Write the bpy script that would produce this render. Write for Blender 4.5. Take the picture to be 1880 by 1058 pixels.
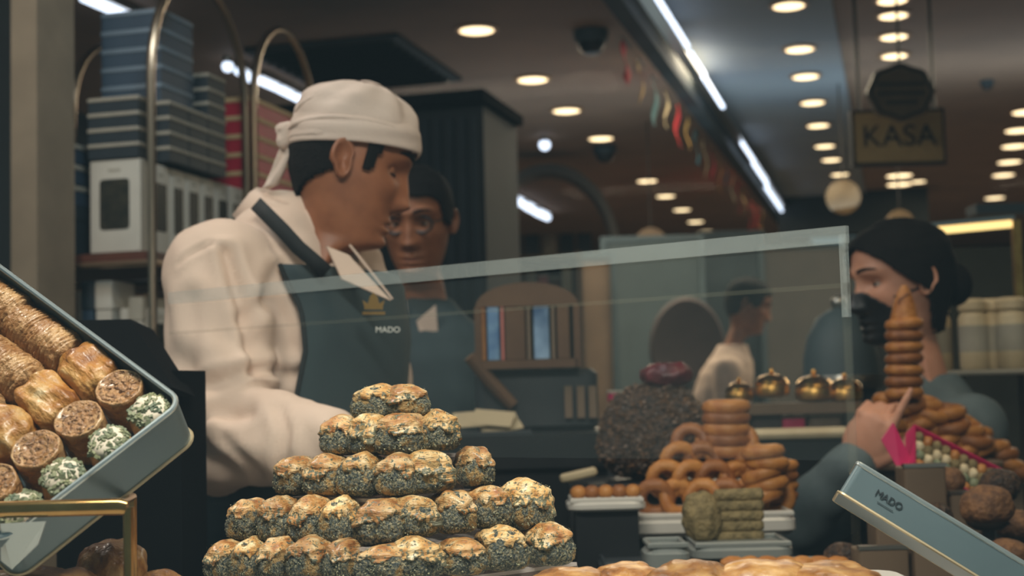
import bpy, bmesh, math, random
import numpy as np
from mathutils import Vector, Matrix, noise

for o in list(bpy.data.objects): bpy.data.objects.remove(o)
scene = bpy.context.scene
COL = scene.collection

# ------------------------------------------------------------------ camera
PSI, PHI, RHO = math.radians(15.08), math.radians(4.15), math.radians(1.5)
CAMZ = 1.30
FPX = 50.0/36.0*1880.0
R3 = Matrix.Rotation(PSI,3,'Z') @ Matrix.Rotation(math.pi/2+PHI,3,'X') @ Matrix.Rotation(-RHO,3,'Z')
cam_d = bpy.data.cameras.new('camera'); cam = bpy.data.objects.new('camera', cam_d); COL.objects.link(cam)
cam.matrix_world = Matrix.Translation((0,0,CAMZ)) @ R3.to_4x4()
cam_d.lens = 50; cam_d.sensor_width = 36; cam_d.clip_start = .02; cam_d.clip_end = 100
cam_d.dof.use_dof = True; cam_d.dof.focus_distance = 1.17; cam_d.dof.aperture_fstop = 7.5
scene.camera = cam

# ------------------------------------------------------------------ world, exposure
w = bpy.data.worlds.new('street_evening'); scene.world = w; w.use_nodes = True
bg = w.node_tree.nodes['Background']; bg.inputs[0].default_value = (.30,.46,.52,1); bg.inputs[1].default_value = .34
vs = scene.view_settings
vs.view_transform = 'Standard'; vs.look = 'None'; vs.gamma = 1; vs.use_curve_mapping = False; vs.exposure = 0.0

# ------------------------------------------------------------------ large lights (shop lamps and added fill)
def area(name, loc, tgt, size, power, col, sy=None, spread=180):
    l = bpy.data.lights.new(name,'AREA'); l.energy = power; l.color = col
    l.shape = 'RECTANGLE'; l.size = size; l.size_y = sy or size; l.spread = math.radians(spread)
    o = bpy.data.objects.new(name,l); COL.objects.link(o); o.location = loc
    o.rotation_euler = (Vector(tgt)-Vector(loc)).to_track_quat('-Z','Y').to_euler()
    return o
WARM = (1,.80,.58)
area('window_display_lamp', (-.15,.62,2.25), (-.25,1.25,1.15), .9, 11.5, (1,.90,.80), .12, 110)
area('counter_lamp', (-1.75,1.6,2.75), (-.85,2.0,1.4), .5, 15, (1,.82,.71), .3)
area('pastry_counter_lamp', (.35,2.2,2.6), (.3,2.4,1.1), 1.0, 7, (1,.77,.53), .3)
for i,(lx,ly,e) in enumerate([(-1.9,7,44),(-1.9,11,58),(-.55,6.8,36),(1.4,7,48),(1.4,12,56),(-.5,13,56)]):
    area('hall_fill', (lx,ly,2.86), (lx,ly,0), 1.2, e, WARM, .5)  # added area lights; the modelled downlights alone leave the hall dim
area('cool_cove_fill', (-.35,7.5,2.2), (-.45,7.5,2.9), .3, 14, (.72,.86,1), 5)  # added unseen uplight that brightens the blue ceiling panel
area('rack_lamp', (-1.0,2.1,2.85), (-1.75,3.1,1.7), .3, 11, (.86,.93,1), .3)

# ------------------------------------------------------------------ pixel <-> place helpers (photo frame 1880x1058)
def ray(px,py): return R3 @ Vector(((px-940)/FPX, (529-py)/FPX, -1))
def pt(px,py,d): return Vector((0,0,CAMZ)) + ray(px,py)*d
def on_y(px,py,Y): r = ray(px,py); return Vector((0,0,CAMZ)) + r*(Y/r.y)
def on_x(px,py,X): r = ray(px,py); return Vector((0,0,CAMZ)) + r*(X/r.x)
def on_z(px,py,Z): r = ray(px,py); return Vector((0,0,CAMZ)) + r*((Z-CAMZ)/r.z)
def mpp(d): return d/FPX
CR = R3 @ Vector((1,0,0)); CU = R3 @ Vector((0,1,0)); CF = R3 @ Vector((0,0,-1))

# ------------------------------------------------------------------ materials
def lin(c):
    out = []
    for v in c[:3]:
        v = v/255.0
        out.append(v/12.92 if v <= .04045 else ((v+.055)/1.055)**2.4)
    return (*out,1)
MATS = {}
def mat(name, c, c2=None, scale=20, rough=.6, metal=0, bump=0, bscale=None, emit=0, detail=4, vor=False, coat=0, sss=0, spec=None, stretch=None, lo=.35, hi=.65, transm=0):
    if name in MATS: return MATS[name]
    m = bpy.data.materials.new(name); m.use_nodes = True; nt = m.node_tree; N = nt.nodes; L = nt.links
    b = N['Principled BSDF']; b.inputs['Base Color'].default_value = lin(c)
    b.inputs['Roughness'].default_value = rough; b.inputs['Metallic'].default_value = metal
    if coat: b.inputs['Coat Weight'].default_value = coat; b.inputs['Coat Roughness'].default_value = .15
    if sss: b.inputs['Subsurface Weight'].default_value = sss; b.inputs['Subsurface Radius'].default_value = (.02,.008,.004); b.inputs['Subsurface Scale'].default_value = .3
    if spec is not None: b.inputs['Specular IOR Level'].default_value = spec
    if transm: b.inputs['Transmission Weight'].default_value = transm
    if emit: b.inputs['Emission Color'].default_value = lin(c); b.inputs['Emission Strength'].default_value = emit
    co = None
    if c2 is not None or bump:
        tc = N.new('ShaderNodeTexCoord'); co = tc.outputs['Object']
        if stretch:
            mp = N.new('ShaderNodeMapping'); mp.inputs['Scale'].default_value = stretch; L.new(co, mp.inputs['Vector']); co = mp.outputs[0]
    if c2 is not None:
        if vor: t = N.new('ShaderNodeTexVoronoi'); t.inputs['Scale'].default_value = scale; L.new(co,t.inputs['Vector']); fac = t.outputs['Color']
        else: t = N.new('ShaderNodeTexNoise'); t.inputs['Scale'].default_value = scale; t.inputs['Detail'].default_value = detail; L.new(co,t.inputs['Vector']); fac = t.outputs['Fac']
        r = N.new('ShaderNodeValToRGB'); r.color_ramp.elements[0].position = lo; r.color_ramp.elements[1].position = hi
        r.color_ramp.elements[0].color = lin(c); r.color_ramp.elements[1].color = lin(c2)
        L.new(fac, r.inputs[0]); L.new(r.outputs[0], b.inputs['Base Color'])
    if bump:
        t2 = N.new('ShaderNodeTexNoise'); t2.inputs['Scale'].default_value = bscale or scale*2; t2.inputs['Detail'].default_value = 5; L.new(co,t2.inputs['Vector'])
        bp = N.new('ShaderNodeBump'); bp.inputs['Strength'].default_value = bump; bp.inputs['Distance'].default_value = .01
        L.new(t2.outputs['Fac'], bp.inputs['Height']); L.new(bp.outputs[0], b.inputs['Normal'])
    MATS[name] = m; return m
def glassy(name, tint, amount, rough=.1, gloss=.5):
    """clear sheet: mostly transparent, partly a faint surface of the given tint"""
    m = bpy.data.materials.new(name); m.use_nodes = True; nt = m.node_tree; N = nt.nodes; L = nt.links
    out = N['Material Output']; b = N['Principled BSDF']; b.inputs['Base Color'].default_value = lin(tint); b.inputs['Roughness'].default_value = rough
    b.inputs['Specular IOR Level'].default_value = gloss
    tr = N.new('ShaderNodeBsdfTransparent'); mx = N.new('ShaderNodeMixShader'); mx.inputs[0].default_value = amount
    L.new(tr.outputs[0], mx.inputs[1]); L.new(b.outputs[0], mx.inputs[2]); L.new(mx.outputs[0], out.inputs[0])
    MATS[name] = m; return m
def window_glass():
    m = bpy.data.materials.new('window_glass'); m.use_nodes = True; nt = m.node_tree; N = nt.nodes; L = nt.links
    N.remove(N['Principled BSDF']); out = N['Material Output']
    tr = N.new('ShaderNodeBsdfTransparent'); tr.inputs[0].default_value = (.94,.97,.96,1)
    gl = N.new('ShaderNodeBsdfGlossy'); gl.inputs['Roughness'].default_value = .0
    mx = N.new('ShaderNodeMixShader'); mx.inputs[0].default_value = .05
    L.new(tr.outputs[0], mx.inputs[1]); L.new(gl.outputs[0], mx.inputs[2]); L.new(mx.outputs[0], out.inputs[0])
    MATS['window_glass'] = m; return m

# ------------------------------------------------------------------ mesh builder
class MB:
    def __init__(s): s.v = []; s.f = []
    def add(s, vs, fs):
        n = len(s.v); s.v += [tuple(p) for p in vs]; s.f += [tuple(i+n for i in f) for f in fs]; return s
    def box(s, c, size, M=None, bev=0):
        x,y,z = [k/2 for k in size]
        if bev: return s.rbox(c,size,bev,M)
        P = [(-x,-y,-z),(x,-y,-z),(x,y,-z),(-x,y,-z),(-x,-y,z),(x,-y,z),(x,y,z),(-x,y,z)]
        P = [Vector(p) for p in P]
        if M is not None: P = [M.to_3x3() @ p for p in P]
        return s.add([p+Vector(c) for p in P], [(0,3,2,1),(4,5,6,7),(0,1,5,4),(1,2,6,5),(2,3,7,6),(3,0,4,7)])
    def rbox(s, c, size, r, M=None, seg=3):
        x,y,z = [k/2 for k in size]; ring = []
        for (sx,sy,a0) in ((1,1,0),(-1,1,90),(-1,-1,180),(1,-1,270)):
            for k in range(seg+1):
                a = math.radians(a0+90*k/seg); ring.append((sx*(x-r)+r*math.cos(a), sy*(y-r)+r*math.sin(a)))
        n = len(ring); rr = min(r,z)*.5; P = []
        for (zz,ins) in ((-z,rr),(-z+rr,0),(z-rr,0),(z,rr)):
            for (a,b) in ring: P.append(Vector((a*(1-ins/x), b*(1-ins/y), zz)))
        if M is not None: P = [M.to_3x3() @ p for p in P]
        F = []
        for k in range(3):
            for i in range(n): j=(i+1)%n; F.append((k*n+i,k*n+j,(k+1)*n+j,(k+1)*n+i))
        F.append(tuple(range(n-1,-1,-1))); F.append(tuple(range(3*n,4*n)))
        return s.add([p+Vector(c) for p in P], F)
    def tube(s, path, rad, n=10, closed=False, flat=1.0, up=None):
        path = [Vector(p) for p in path]; k = len(path)
        if not hasattr(rad,'__len__'): rad = [rad]*k
        P = []; F = []; prev = None
        for i in range(k):
            a = path[(i-1)%k] if (i>0 or closed) else path[i]; b = path[(i+1)%k] if (i<k-1 or closed) else path[i]
            t = (b-a).normalized()
            if prev is None:
                q = Vector(up) if up is not None else (Vector((0,0,1)) if abs(t.z)<.9 else Vector((1,0,0)))
            else: q = prev
            u = (q - t*q.dot(t)).normalized(); prev = u; vv = t.cross(u)
            for j in range(n):
                an = 2*math.pi*j/n; P.append(path[i] + (u*math.cos(an) + vv*math.sin(an)*flat)*rad[i])
        m = k if closed else k-1
        for i in range(m):
            for j in range(n):
                F.append((i*n+j, i*n+(j+1)%n, ((i+1)%k)*n+(j+1)%n, ((i+1)%k)*n+j))
        if not closed: F.append(tuple(range(n-1,-1,-1))); F.append(tuple(range((k-1)*n,k*n)))
        return s.add(P,F)
    def lathe(s, prof, n=20, M=None, c=(0,0,0)):
        P = []; F = []
        for (r,z) in prof:
            for j in range(n): a = 2*math.pi*j/n; P.append(Vector((r*math.cos(a), r*math.sin(a), z)))
        k = len(prof)
        for i in range(k-1):
            for j in range(n): F.append((i*n+j, i*n+(j+1)%n, (i+1)*n+(j+1)%n, (i+1)*n+j))
        F.append(tuple(range(n-1,-1,-1))); F.append(tuple(range((k-1)*n,k*n)))
        if M is not None: P = [M @ p for p in P]
        return s.add([p+Vector(c) for p in P], F)
    def ell(s, c, r, M=None, nu=20, nv=12):
        prof = [(max(1e-4,math.sin(math.pi*i/nv)), -math.cos(math.pi*i/nv)) for i in range(nv+1)]
        if not hasattr(r,'__len__'): r = (r,r,r)
        S = Matrix.Diagonal((*r,)).to_3x3()
        MM = (M.to_3x3() @ S) if M is not None else S
        return s.lathe(prof, nu, MM, c)
    def torus(s, c, R, r, M=None, nu=20, nv=8):
        P=[];F=[]
        for i in range(nu):
            a=2*math.pi*i/nu
            for j in range(nv):
                b=2*math.pi*j/nv; P.append(Vector(((R+r*math.cos(b))*math.cos(a),(R+r*math.cos(b))*math.sin(a),r*math.sin(b))))
        for i in range(nu):
            for j in range(nv): F.append((i*nv+j,((i+1)%nu)*nv+j,((i+1)%nu)*nv+(j+1)%nv,i*nv+(j+1)%nv))
        if M is not None: P=[M.to_3x3()@p for p in P]
        return s.add([p+Vector(c) for p in P],F)
    def grid(s, fn, us, vs_, closed=False):
        P=[];F=[];nu=len(us);nv=len(vs_)
        for a in us:
            for b in vs_: P.append(fn(a,b))
        for i in range(nu-1):
            for j in range(nv if closed else nv-1):
                F.append((i*nv+j,i*nv+(j+1)%nv,(i+1)*nv+(j+1)%nv,(i+1)*nv+j))
        return s.add(P,F)
    def mesh(s, name='m', smooth=True):
        me = bpy.data.meshes.new(name); me.from_pydata([tuple(p) for p in s.v],[],s.f); me.update()
        if smooth: me.polygons.foreach_set('use_smooth',[True]*len(me.polygons))
        return me
    def build(s, name, m, parent=None, smooth=True, inv=True, label=None, kind=None, sharp=35):
        me = s.mesh(name, smooth)
        return obj(name, me, m, parent, inv, label, kind, sharp if smooth else None)
def obj(name, me, m, parent=None, inv=True, label=None, kind=None, sharp=None):
    if m is not None:
        me.materials.clear(); me.materials.append(MATS[m] if isinstance(m,str) else m)
    if parent is not None and inv:
        W_ = parent.matrix_basis.copy(); pp = parent.parent
        while pp is not None: W_ = pp.matrix_basis @ W_; pp = pp.parent
        me.transform(W_.inverted())
    if sharp and hasattr(me,'set_sharp_from_angle'): me.set_sharp_from_angle(angle=math.radians(sharp))
    o = bpy.data.objects.new(name, me); COL.objects.link(o)
    if parent is not None: o.parent = parent
    if label: o['label'] = label
    if kind: o['kind'] = kind
    return o
def thing(name, label, cat, loc=(0,0,0), rot=None, group=None):
    o = bpy.data.objects.new(name, None); COL.objects.link(o); o.empty_display_size = .02
    M = Matrix.Translation(loc)
    if rot is not None: M = M @ rot.to_4x4()
    o.matrix_basis = M; tag(o,label,cat,group); return o
def tag(o, label, cat, group=None):
    o['label'] = label; o['category'] = cat
    if group: o['group'] = group
    return o
def struct(o): o['kind'] = 'structure'; return o
def dup(root, M, label=None, group=None):
    r = root.copy(); COL.objects.link(r); r.matrix_basis = M
    if label: r['label'] = label
    if group: r['group'] = group
    for ch in list(root.children):
        c = ch.copy(); COL.objects.link(c); c.parent = r
        for g in list(ch.children): d = g.copy(); COL.objects.link(d); d.parent = c
    return r
def remesh(mb, vox, smooth_it=4, fn=None):
    me = mb.mesh('tmp'); o = bpy.data.objects.new('tmp', me); COL.objects.link(o)
    r = o.modifiers.new('r','REMESH'); r.mode = 'VOXEL'; r.voxel_size = vox; r.use_smooth_shade = True
    if smooth_it: sm = o.modifiers.new('s','SMOOTH'); sm.iterations = smooth_it; sm.factor = .5
    dg = bpy.context.evaluated_depsgraph_get(); dg.update()
    out = bpy.data.meshes.new_from_object(o.evaluated_get(dg)); bpy.data.objects.remove(o); bpy.data.meshes.remove(me)
    if fn is not None:
        n = len(out.vertices); co = np.empty(n*3,'f'); out.vertices.foreach_get('co',co); co = co.reshape(-1,3)
        nr = np.empty(n*3,'f'); out.vertices.foreach_get('normal',nr); nr = nr.reshape(-1,3)
        d = np.array([fn(Vector(p)) for p in co],'f'); co = co + nr*d[:,None]
        out.vertices.foreach_set('co',co.ravel()); out.update()
    out.polygons.foreach_set('use_smooth',[True]*len(out.polygons))
    return out
def mb_from(me, M=None):
    b = MB(); b.v = [tuple((M@v.co) if M is not None else v.co) for v in me.vertices]; b.f = [tuple(p.vertices) for p in me.polygons]; return b
def text_mesh(body, size, depth=.0006, align='CENTER'):
    cu = bpy.data.curves.new('t','FONT'); cu.body = body; cu.size = size; cu.extrude = depth; cu.align_x = align; cu.align_y = 'CENTER'
    o = bpy.data.objects.new('t',cu); COL.objects.link(o); dg = bpy.context.evaluated_depsgraph_get(); dg.update()
    me = bpy.data.meshes.new_from_object(o.evaluated_get(dg)); bpy.data.objects.remove(o); return me
def frame(x,y,z,o=(0,0,0)):
    m = Matrix((x,y,z)).transposed().to_4x4(); m.translation = o; return m
ORD = ['first','second','third','fourth','fifth','sixth','seventh','eighth','ninth','tenth','eleventh','twelfth','thirteenth','fourteenth','fifteenth','sixteenth','seventeenth','eighteenth','nineteenth','twentieth']
rnd = random.Random(7)

# ------------------------------------------------------------------ material set
mat('ceiling_brown',(150,124,104),(140,116,98),3,rough=.8)
mat('ceiling_blue_lit',(150,160,166),(140,151,160),2,rough=.7)  # bluish light falling on the lowered panel is put into its paint
mat('floor_tile',(120,105,92),(100,88,78),6,rough=.5)
mat('wall_dark',(40,48,50),(32,38,40),4,rough=.7)
mat('wall_grey',(92,88,82),(80,78,74),3,rough=.8)
mat('wall_bluegrey',(66,80,84),(58,70,74),3,rough=.7)
mat('pillar',(150,134,112),(134,119,99),7,rough=.75,bump=.1,bscale=14)
mat('black_counter',(22,25,27),(16,18,20),10,rough=.35)
mat('steel',(176,172,164),rough=.28,metal=1)
mat('brass',(196,160,104),(170,132,78),30,rough=.22,metal=1)
mat('copper_tube',(170,150,128),rough=.3,metal=1)
mat('tin_teal',(98,115,120),(90,107,112),9,rough=.38,metal=.25,spec=.6)
mat('tin_rim',(190,200,200),rough=.3,metal=.8)
mat('tin_edge_gold',(176,160,128),rough=.45,metal=.6)



def pastry_mat(name, stops, scale, dust, rough, coat, bumps, layered, zdust=False):
    m = bpy.data.materials.new(name); m.use_nodes = True; nt = m.node_tree; N = nt.nodes; L = nt.links; b = N['Principled BSDF']
    b.inputs['Roughness'].default_value = rough; b.inputs['Coat Weight'].default_value = coat; b.inputs['Coat Roughness'].default_value = .2
    oi = N.new('ShaderNodeObjectInfo'); tc = N.new('ShaderNodeTexCoord'); ad = N.new('ShaderNodeVectorMath'); ad.operation = 'ADD'
    cx = N.new('ShaderNodeCombineXYZ'); L.new(oi.outputs['Random'], cx.inputs[0]); L.new(oi.outputs['Random'], cx.inputs[2]); L.new(tc.outputs['Object'], ad.inputs[0]); L.new(cx.outputs[0], ad.inputs[1]); co = ad.outputs[0]
    def nz(s, d=4, st=None):
        t = N.new('ShaderNodeTexNoise'); t.inputs['Scale'].default_value = s; t.inputs['Detail'].default_value = d
        if st: mp = N.new('ShaderNodeMapping'); mp.inputs['Scale'].default_value = st; L.new(co, mp.inputs[0]); L.new(mp.outputs[0], t.inputs['Vector'])
        else: L.new(co, t.inputs['Vector'])
        return t.outputs['Fac']
    def ramp(f, st):
        r = N.new('ShaderNodeValToRGB'); e = r.color_ramp.elements
        e[0].position, e[0].color = st[0][0], lin(st[0][1]); e[1].position, e[1].color = st[-1][0], lin(st[-1][1])
        for (p, c) in st[1:-1]: n = e.new(p); n.color = lin(c)
        L.new(f, r.inputs[0]); return r.outputs[0]
    col = ramp(nz(scale), stops)
    if dust:
        mx = N.new('ShaderNodeMix'); mx.data_type = 'RGBA'; ff = nz(dust[0], 3)
        if zdust:
            sx = N.new('ShaderNodeSeparateXYZ'); L.new(tc.outputs['Object'], sx.inputs[0]); mz = N.new('ShaderNodeMapRange'); mz.inputs[1].default_value = .031; mz.inputs[2].default_value = .015; mz.inputs[3].default_value = 0; mz.inputs[4].default_value = .17
            L.new(sx.outputs[2], mz.inputs[0]); am = N.new('ShaderNodeMath'); am.operation = 'ADD'; L.new(ff, am.inputs[0]); L.new(mz.outputs[0], am.inputs[1]); ff = am.outputs[0]
        f = ramp(ff, [(dust[1], (0,0,0)), (dust[1]+.06, (255,255,255))])
        L.new(f, mx.inputs[0]); L.new(col, mx.inputs[6]); mx.inputs[7].default_value = lin(dust[2]); col = mx.outputs[2]
    hs = N.new('ShaderNodeHueSaturation'); mr = N.new('ShaderNodeMapRange'); mr.inputs[3].default_value = .78; mr.inputs[4].default_value = 1.12
    L.new(oi.outputs['Random'], mr.inputs[0]); L.new(mr.outputs[0], hs.inputs['Value']); L.new(col, hs.inputs['Color']); L.new(hs.outputs[0], b.inputs['Base Color'])
    prev = None
    for (s, k, st) in bumps:
        bp = N.new('ShaderNodeBump'); bp.inputs['Strength'].default_value = k; bp.inputs['Distance'].default_value = .004; L.new(nz(s, 5, st), bp.inputs['Height'])
        if prev is not None: L.new(prev, bp.inputs['Normal'])
        prev = bp.outputs[0]
    L.new(prev, b.inputs['Normal']); MATS[name] = m
FLAKE = [(60, .8, (1,1,4.5)), (420, .5, (.6,.6,1.6))]
pastry_mat('crust', [(.30,(146,90,46)),(.45,(188,138,82)),(.57,(212,176,124)),(.72,(232,210,172))], 75, (300,.59,(96,100,80)), .36, .35, FLAKE, True, True)
pastry_mat('crust_pale', [(.30,(168,112,58)),(.45,(206,160,96)),(.60,(226,196,144)),(.72,(238,222,190))], 80, (280,.56,(110,110,88)), .45, .2, FLAKE, True, True)
pastry_mat('pistachio', [(.30,(46,56,60)),(.44,(82,90,86)),(.56,(124,122,102)),(.70,(188,174,138))], 420, (65,.56,(168,138,88)), .85, 0, [(500,1.0,None),(160,.6,None)], False)

mat('pistachio_crumb',(74,88,80),(172,166,128),300,rough=.8,lo=.3,hi=.7)
mat('pistachio_chip',(74,96,84),(150,150,110),60,rough=.6,lo=.3,hi=.7)
mat('cream',(222,208,186),rough=.5)
pastry_mat('filo', [(.30,(132,78,34)),(.45,(184,124,58)),(.58,(206,158,92)),(.72,(226,198,152))], 50, None, .40, .30, [(45,.9,(1,3,1)),(260,.4,None)], True)
pastry_mat('bun_glaze', [(.30,(104,62,24)),(.45,(150,98,44)),(.58,(180,132,72)),(.74,(208,168,112))], 60, None, .38, .35, [(40,1.0,(1,2.5,1)),(200,.5,None)], True)
mat('box_lid_blue',(112,128,142),rough=.6)
mat('matte_black',(16,17,18),rough=.95,spec=.05)
mat('cake',(84,54,32),(124,84,48),90,rough=.7,bump=.6)
mat('filo_wrap',(158,112,66),(204,166,118),45,rough=.32,bump=.5,bscale=200,coat=.4)
mat('walnut',(120,80,48),(206,158,110),190,rough=.55,bump=1.0,bscale=260,coat=.25,lo=.35,hi=.65)
mat('shirt',(222,198,180),(212,187,169),6,rough=.85,bump=.08,bscale=300)
mat('apron',(50,66,70),(44,58,62),8,rough=.8,bump=.1,bscale=400)
mat('apron_black',(20,26,28),rough=.8)
mat('skin',(160,104,72),(142,90,62),30,rough=.5,sss=.15)
mat('skin_light',(206,150,122),(192,136,108),30,rough=.5,sss=.15)
mat('lips',(130,74,60),rough=.5)
mat('hair',(14,13,13),(24,21,20),200,rough=.8,bump=.4,bscale=250,spec=.15)
mat('cap',(220,202,190),(208,189,176),10,rough=.9,bump=.12,bscale=260)
mat('white_badge',(220,222,214),rough=.4)
mat('black_plastic',(20,22,24),rough=.4)
mat('dark_plastic',(44,50,54),rough=.45)
mat('eye_white',(190,180,170),rough=.3)
mat('box_navy',(34,48,56),(28,40,48),8,rough=.6)
mat('box_blue',(54,74,92),(48,66,84),8,rough=.55)
mat('box_lid',(176,170,154),(160,154,140),10,rough=.7)
mat('bag_white',(206,202,190),(194,190,178),8,rough=.6)
mat('bag_window',(40,42,38),(60,58,48),40,rough=.2)
mat('box_red',(206,42,66),(190,34,58),8,rough=.5)
mat('box_edge',(224,190,140),rough=.6)
mat('shelf_wood',(96,52,34),(80,42,28),20,rough=.5)
mat('cookie',(158,96,40),(186,126,62),40,rough=.5,bump=.3,bscale=90)
mat('cookie_dark',(122,70,30),(150,94,46),40,rough=.5,bump=.3)
mat('log_green',(104,90,56),(146,126,84),90,rough=.7,bump=.6)
mat('choco_nut',(34,22,16),(92,64,40),120,rough=.5,bump=1,bscale=150,lo=.4,hi=.7)
mat('nut_chip',(106,74,44),(50,33,21),60,rough=.5)
mat('red_wrap',(96,24,34),(66,18,24),40,rough=.4)
mat('white_ceramic',(196,190,180),rough=.3)
mat('grey_bowl',(120,124,120),rough=.35)
mat('gold',(214,164,84),rough=.16,metal=1)
mat('gold_dull',(214,170,96),(180,136,72),20,rough=.35,metal=1)
mat('jar_cream',(214,196,160),(196,176,140),15,rough=.5)
mat('magenta',(196,30,92),(170,24,78),20,rough=.4)
mat('sleeve',(92,104,106),(78,90,92),14,rough=.85,bump=.1,bscale=200)
mat('jacket_dark',(44,52,54),(36,42,44),10,rough=.85)
mat('sign_gold',(196,166,110),(180,150,96),10,rough=.5)
mat('sign_dark',(34,26,18),rough=.5)
mat('badge_brown',(104,84,56),(88,70,46),12,rough=.5)
mat('panel_beige',(124,104,84),(110,92,74),5,rough=.7)
mat('panel_blue',(68,84,90),(60,74,80),5,rough=.6)
mat('cardboard',(104,76,52),(90,64,44),10,rough=.8)
mat('chair_purple',(56,44,43),(48,37,36),10,rough=.7)
mat('paper',(176,160,128),rough=.8)
mat('lamp_lens',(255,222,176),emit=3.2)
mat('lamp_white',(224,232,255),emit=2.6)
mat('lamp_warm_bar',(255,214,140),emit=1.6)
mat('lamp_rim',(196,150,104),rough=.4,metal=.3)
mat('brown_holder',(104,84,64),(92,74,56),10,rough=.6)
mat('flag_red',(190,40,44),rough=.8); mat('flag_gold',(190,150,80),rough=.8); mat('flag_teal',(60,100,104),rough=.8); mat('flag_cream',(200,180,140),rough=.8)
mat('book_blue',(120,160,196),(80,120,170),30,rough=.4); mat('book_pink',(200,120,110),rough=.5)
mat('screen_blue',(60,90,130),(150,180,210),12,rough=.2)
glassy('acrylic',(190,170,160),.16,.08,.6)
glassy('acrylic_edge',(225,215,208),.55,.2,.5)
glassy('guard_rail',(190,200,198),.17,.5,.3)
glassy('guard_pane',(150,170,172),.02,.05,.5)
glassy('cabinet_glass',(140,140,120),.06,.05,.5)
window_glass()

# ------------------------------------------------------------------ the setting
FLOOR=0; CEIL=2.90; XL=-4.3; XR=3.6; YE=18.0
def slab(name,m,x0,x1,y0,y1,z0,z1):
    o = MB().box(((x0+x1)/2,(y0+y1)/2,(z0+z1)/2),(x1-x0,y1-y0,z1-z0)).build(name,m,smooth=False); return struct(o)
slab('floor','floor_tile',XL,XR,-1.5,YE,-.1,0)
slab('ceiling','ceiling_brown',XL,-.93,1.2,YE,CEIL,CEIL+.1)
slab('ceiling_cove','ceiling_blue_lit',-.93,-.20,1.2,12.2,CEIL-.02,CEIL+.1)
slab('ceiling_inner','ceiling_brown',-.20,XR,1.2,YE,CEIL,CEIL+.1)
slab('wall_left','wall_dark',XL-.1,XL,.5,YE,0,CEIL)
slab('wall_right','wall_dark',XR,XR+.1,.5,YE,0,CEIL)
slab('wall_back','wall_dark',XL,XR,YE,YE+.1,0,CEIL)
slab('ceiling_beam','wall_dark',-.93,.3,12.2,12.5,CEIL-.35,CEIL)
# shop window in front of the display
pane = MB().box((-.2,.50,1.35),(3.2,.008,2.5)).build('window_1','window_glass',smooth=False); struct(pane)
fr = MB()
for x in (-1.83,1.43): fr.box((x,.50,1.35),(.06,.06,2.62))
for z in (.07,2.63): fr.box((-.2,.50,z),(3.32,.06,.06))
fr.build('window_frame','dark_plastic',pane,smooth=False)
# pillar on the left
a = on_y(20,300,2.75); b = on_y(135,300,2.75)
b = on_y(137,300,2.9)
slab('wall_pillar','pillar',a.x,b.x,2.75,2.9,0,CEIL)
slab('wall_alcove','wall_dark',a.x-1.2,a.x-.01,2.9,3.0,0,CEIL)
# fascia with LED strip
fa = slab('trim_1','wall_dark',-1.0,-.93,3.0,13.0,CEIL-.16,CEIL-.001)
# inner dark cabinet wall behind the second man

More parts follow.
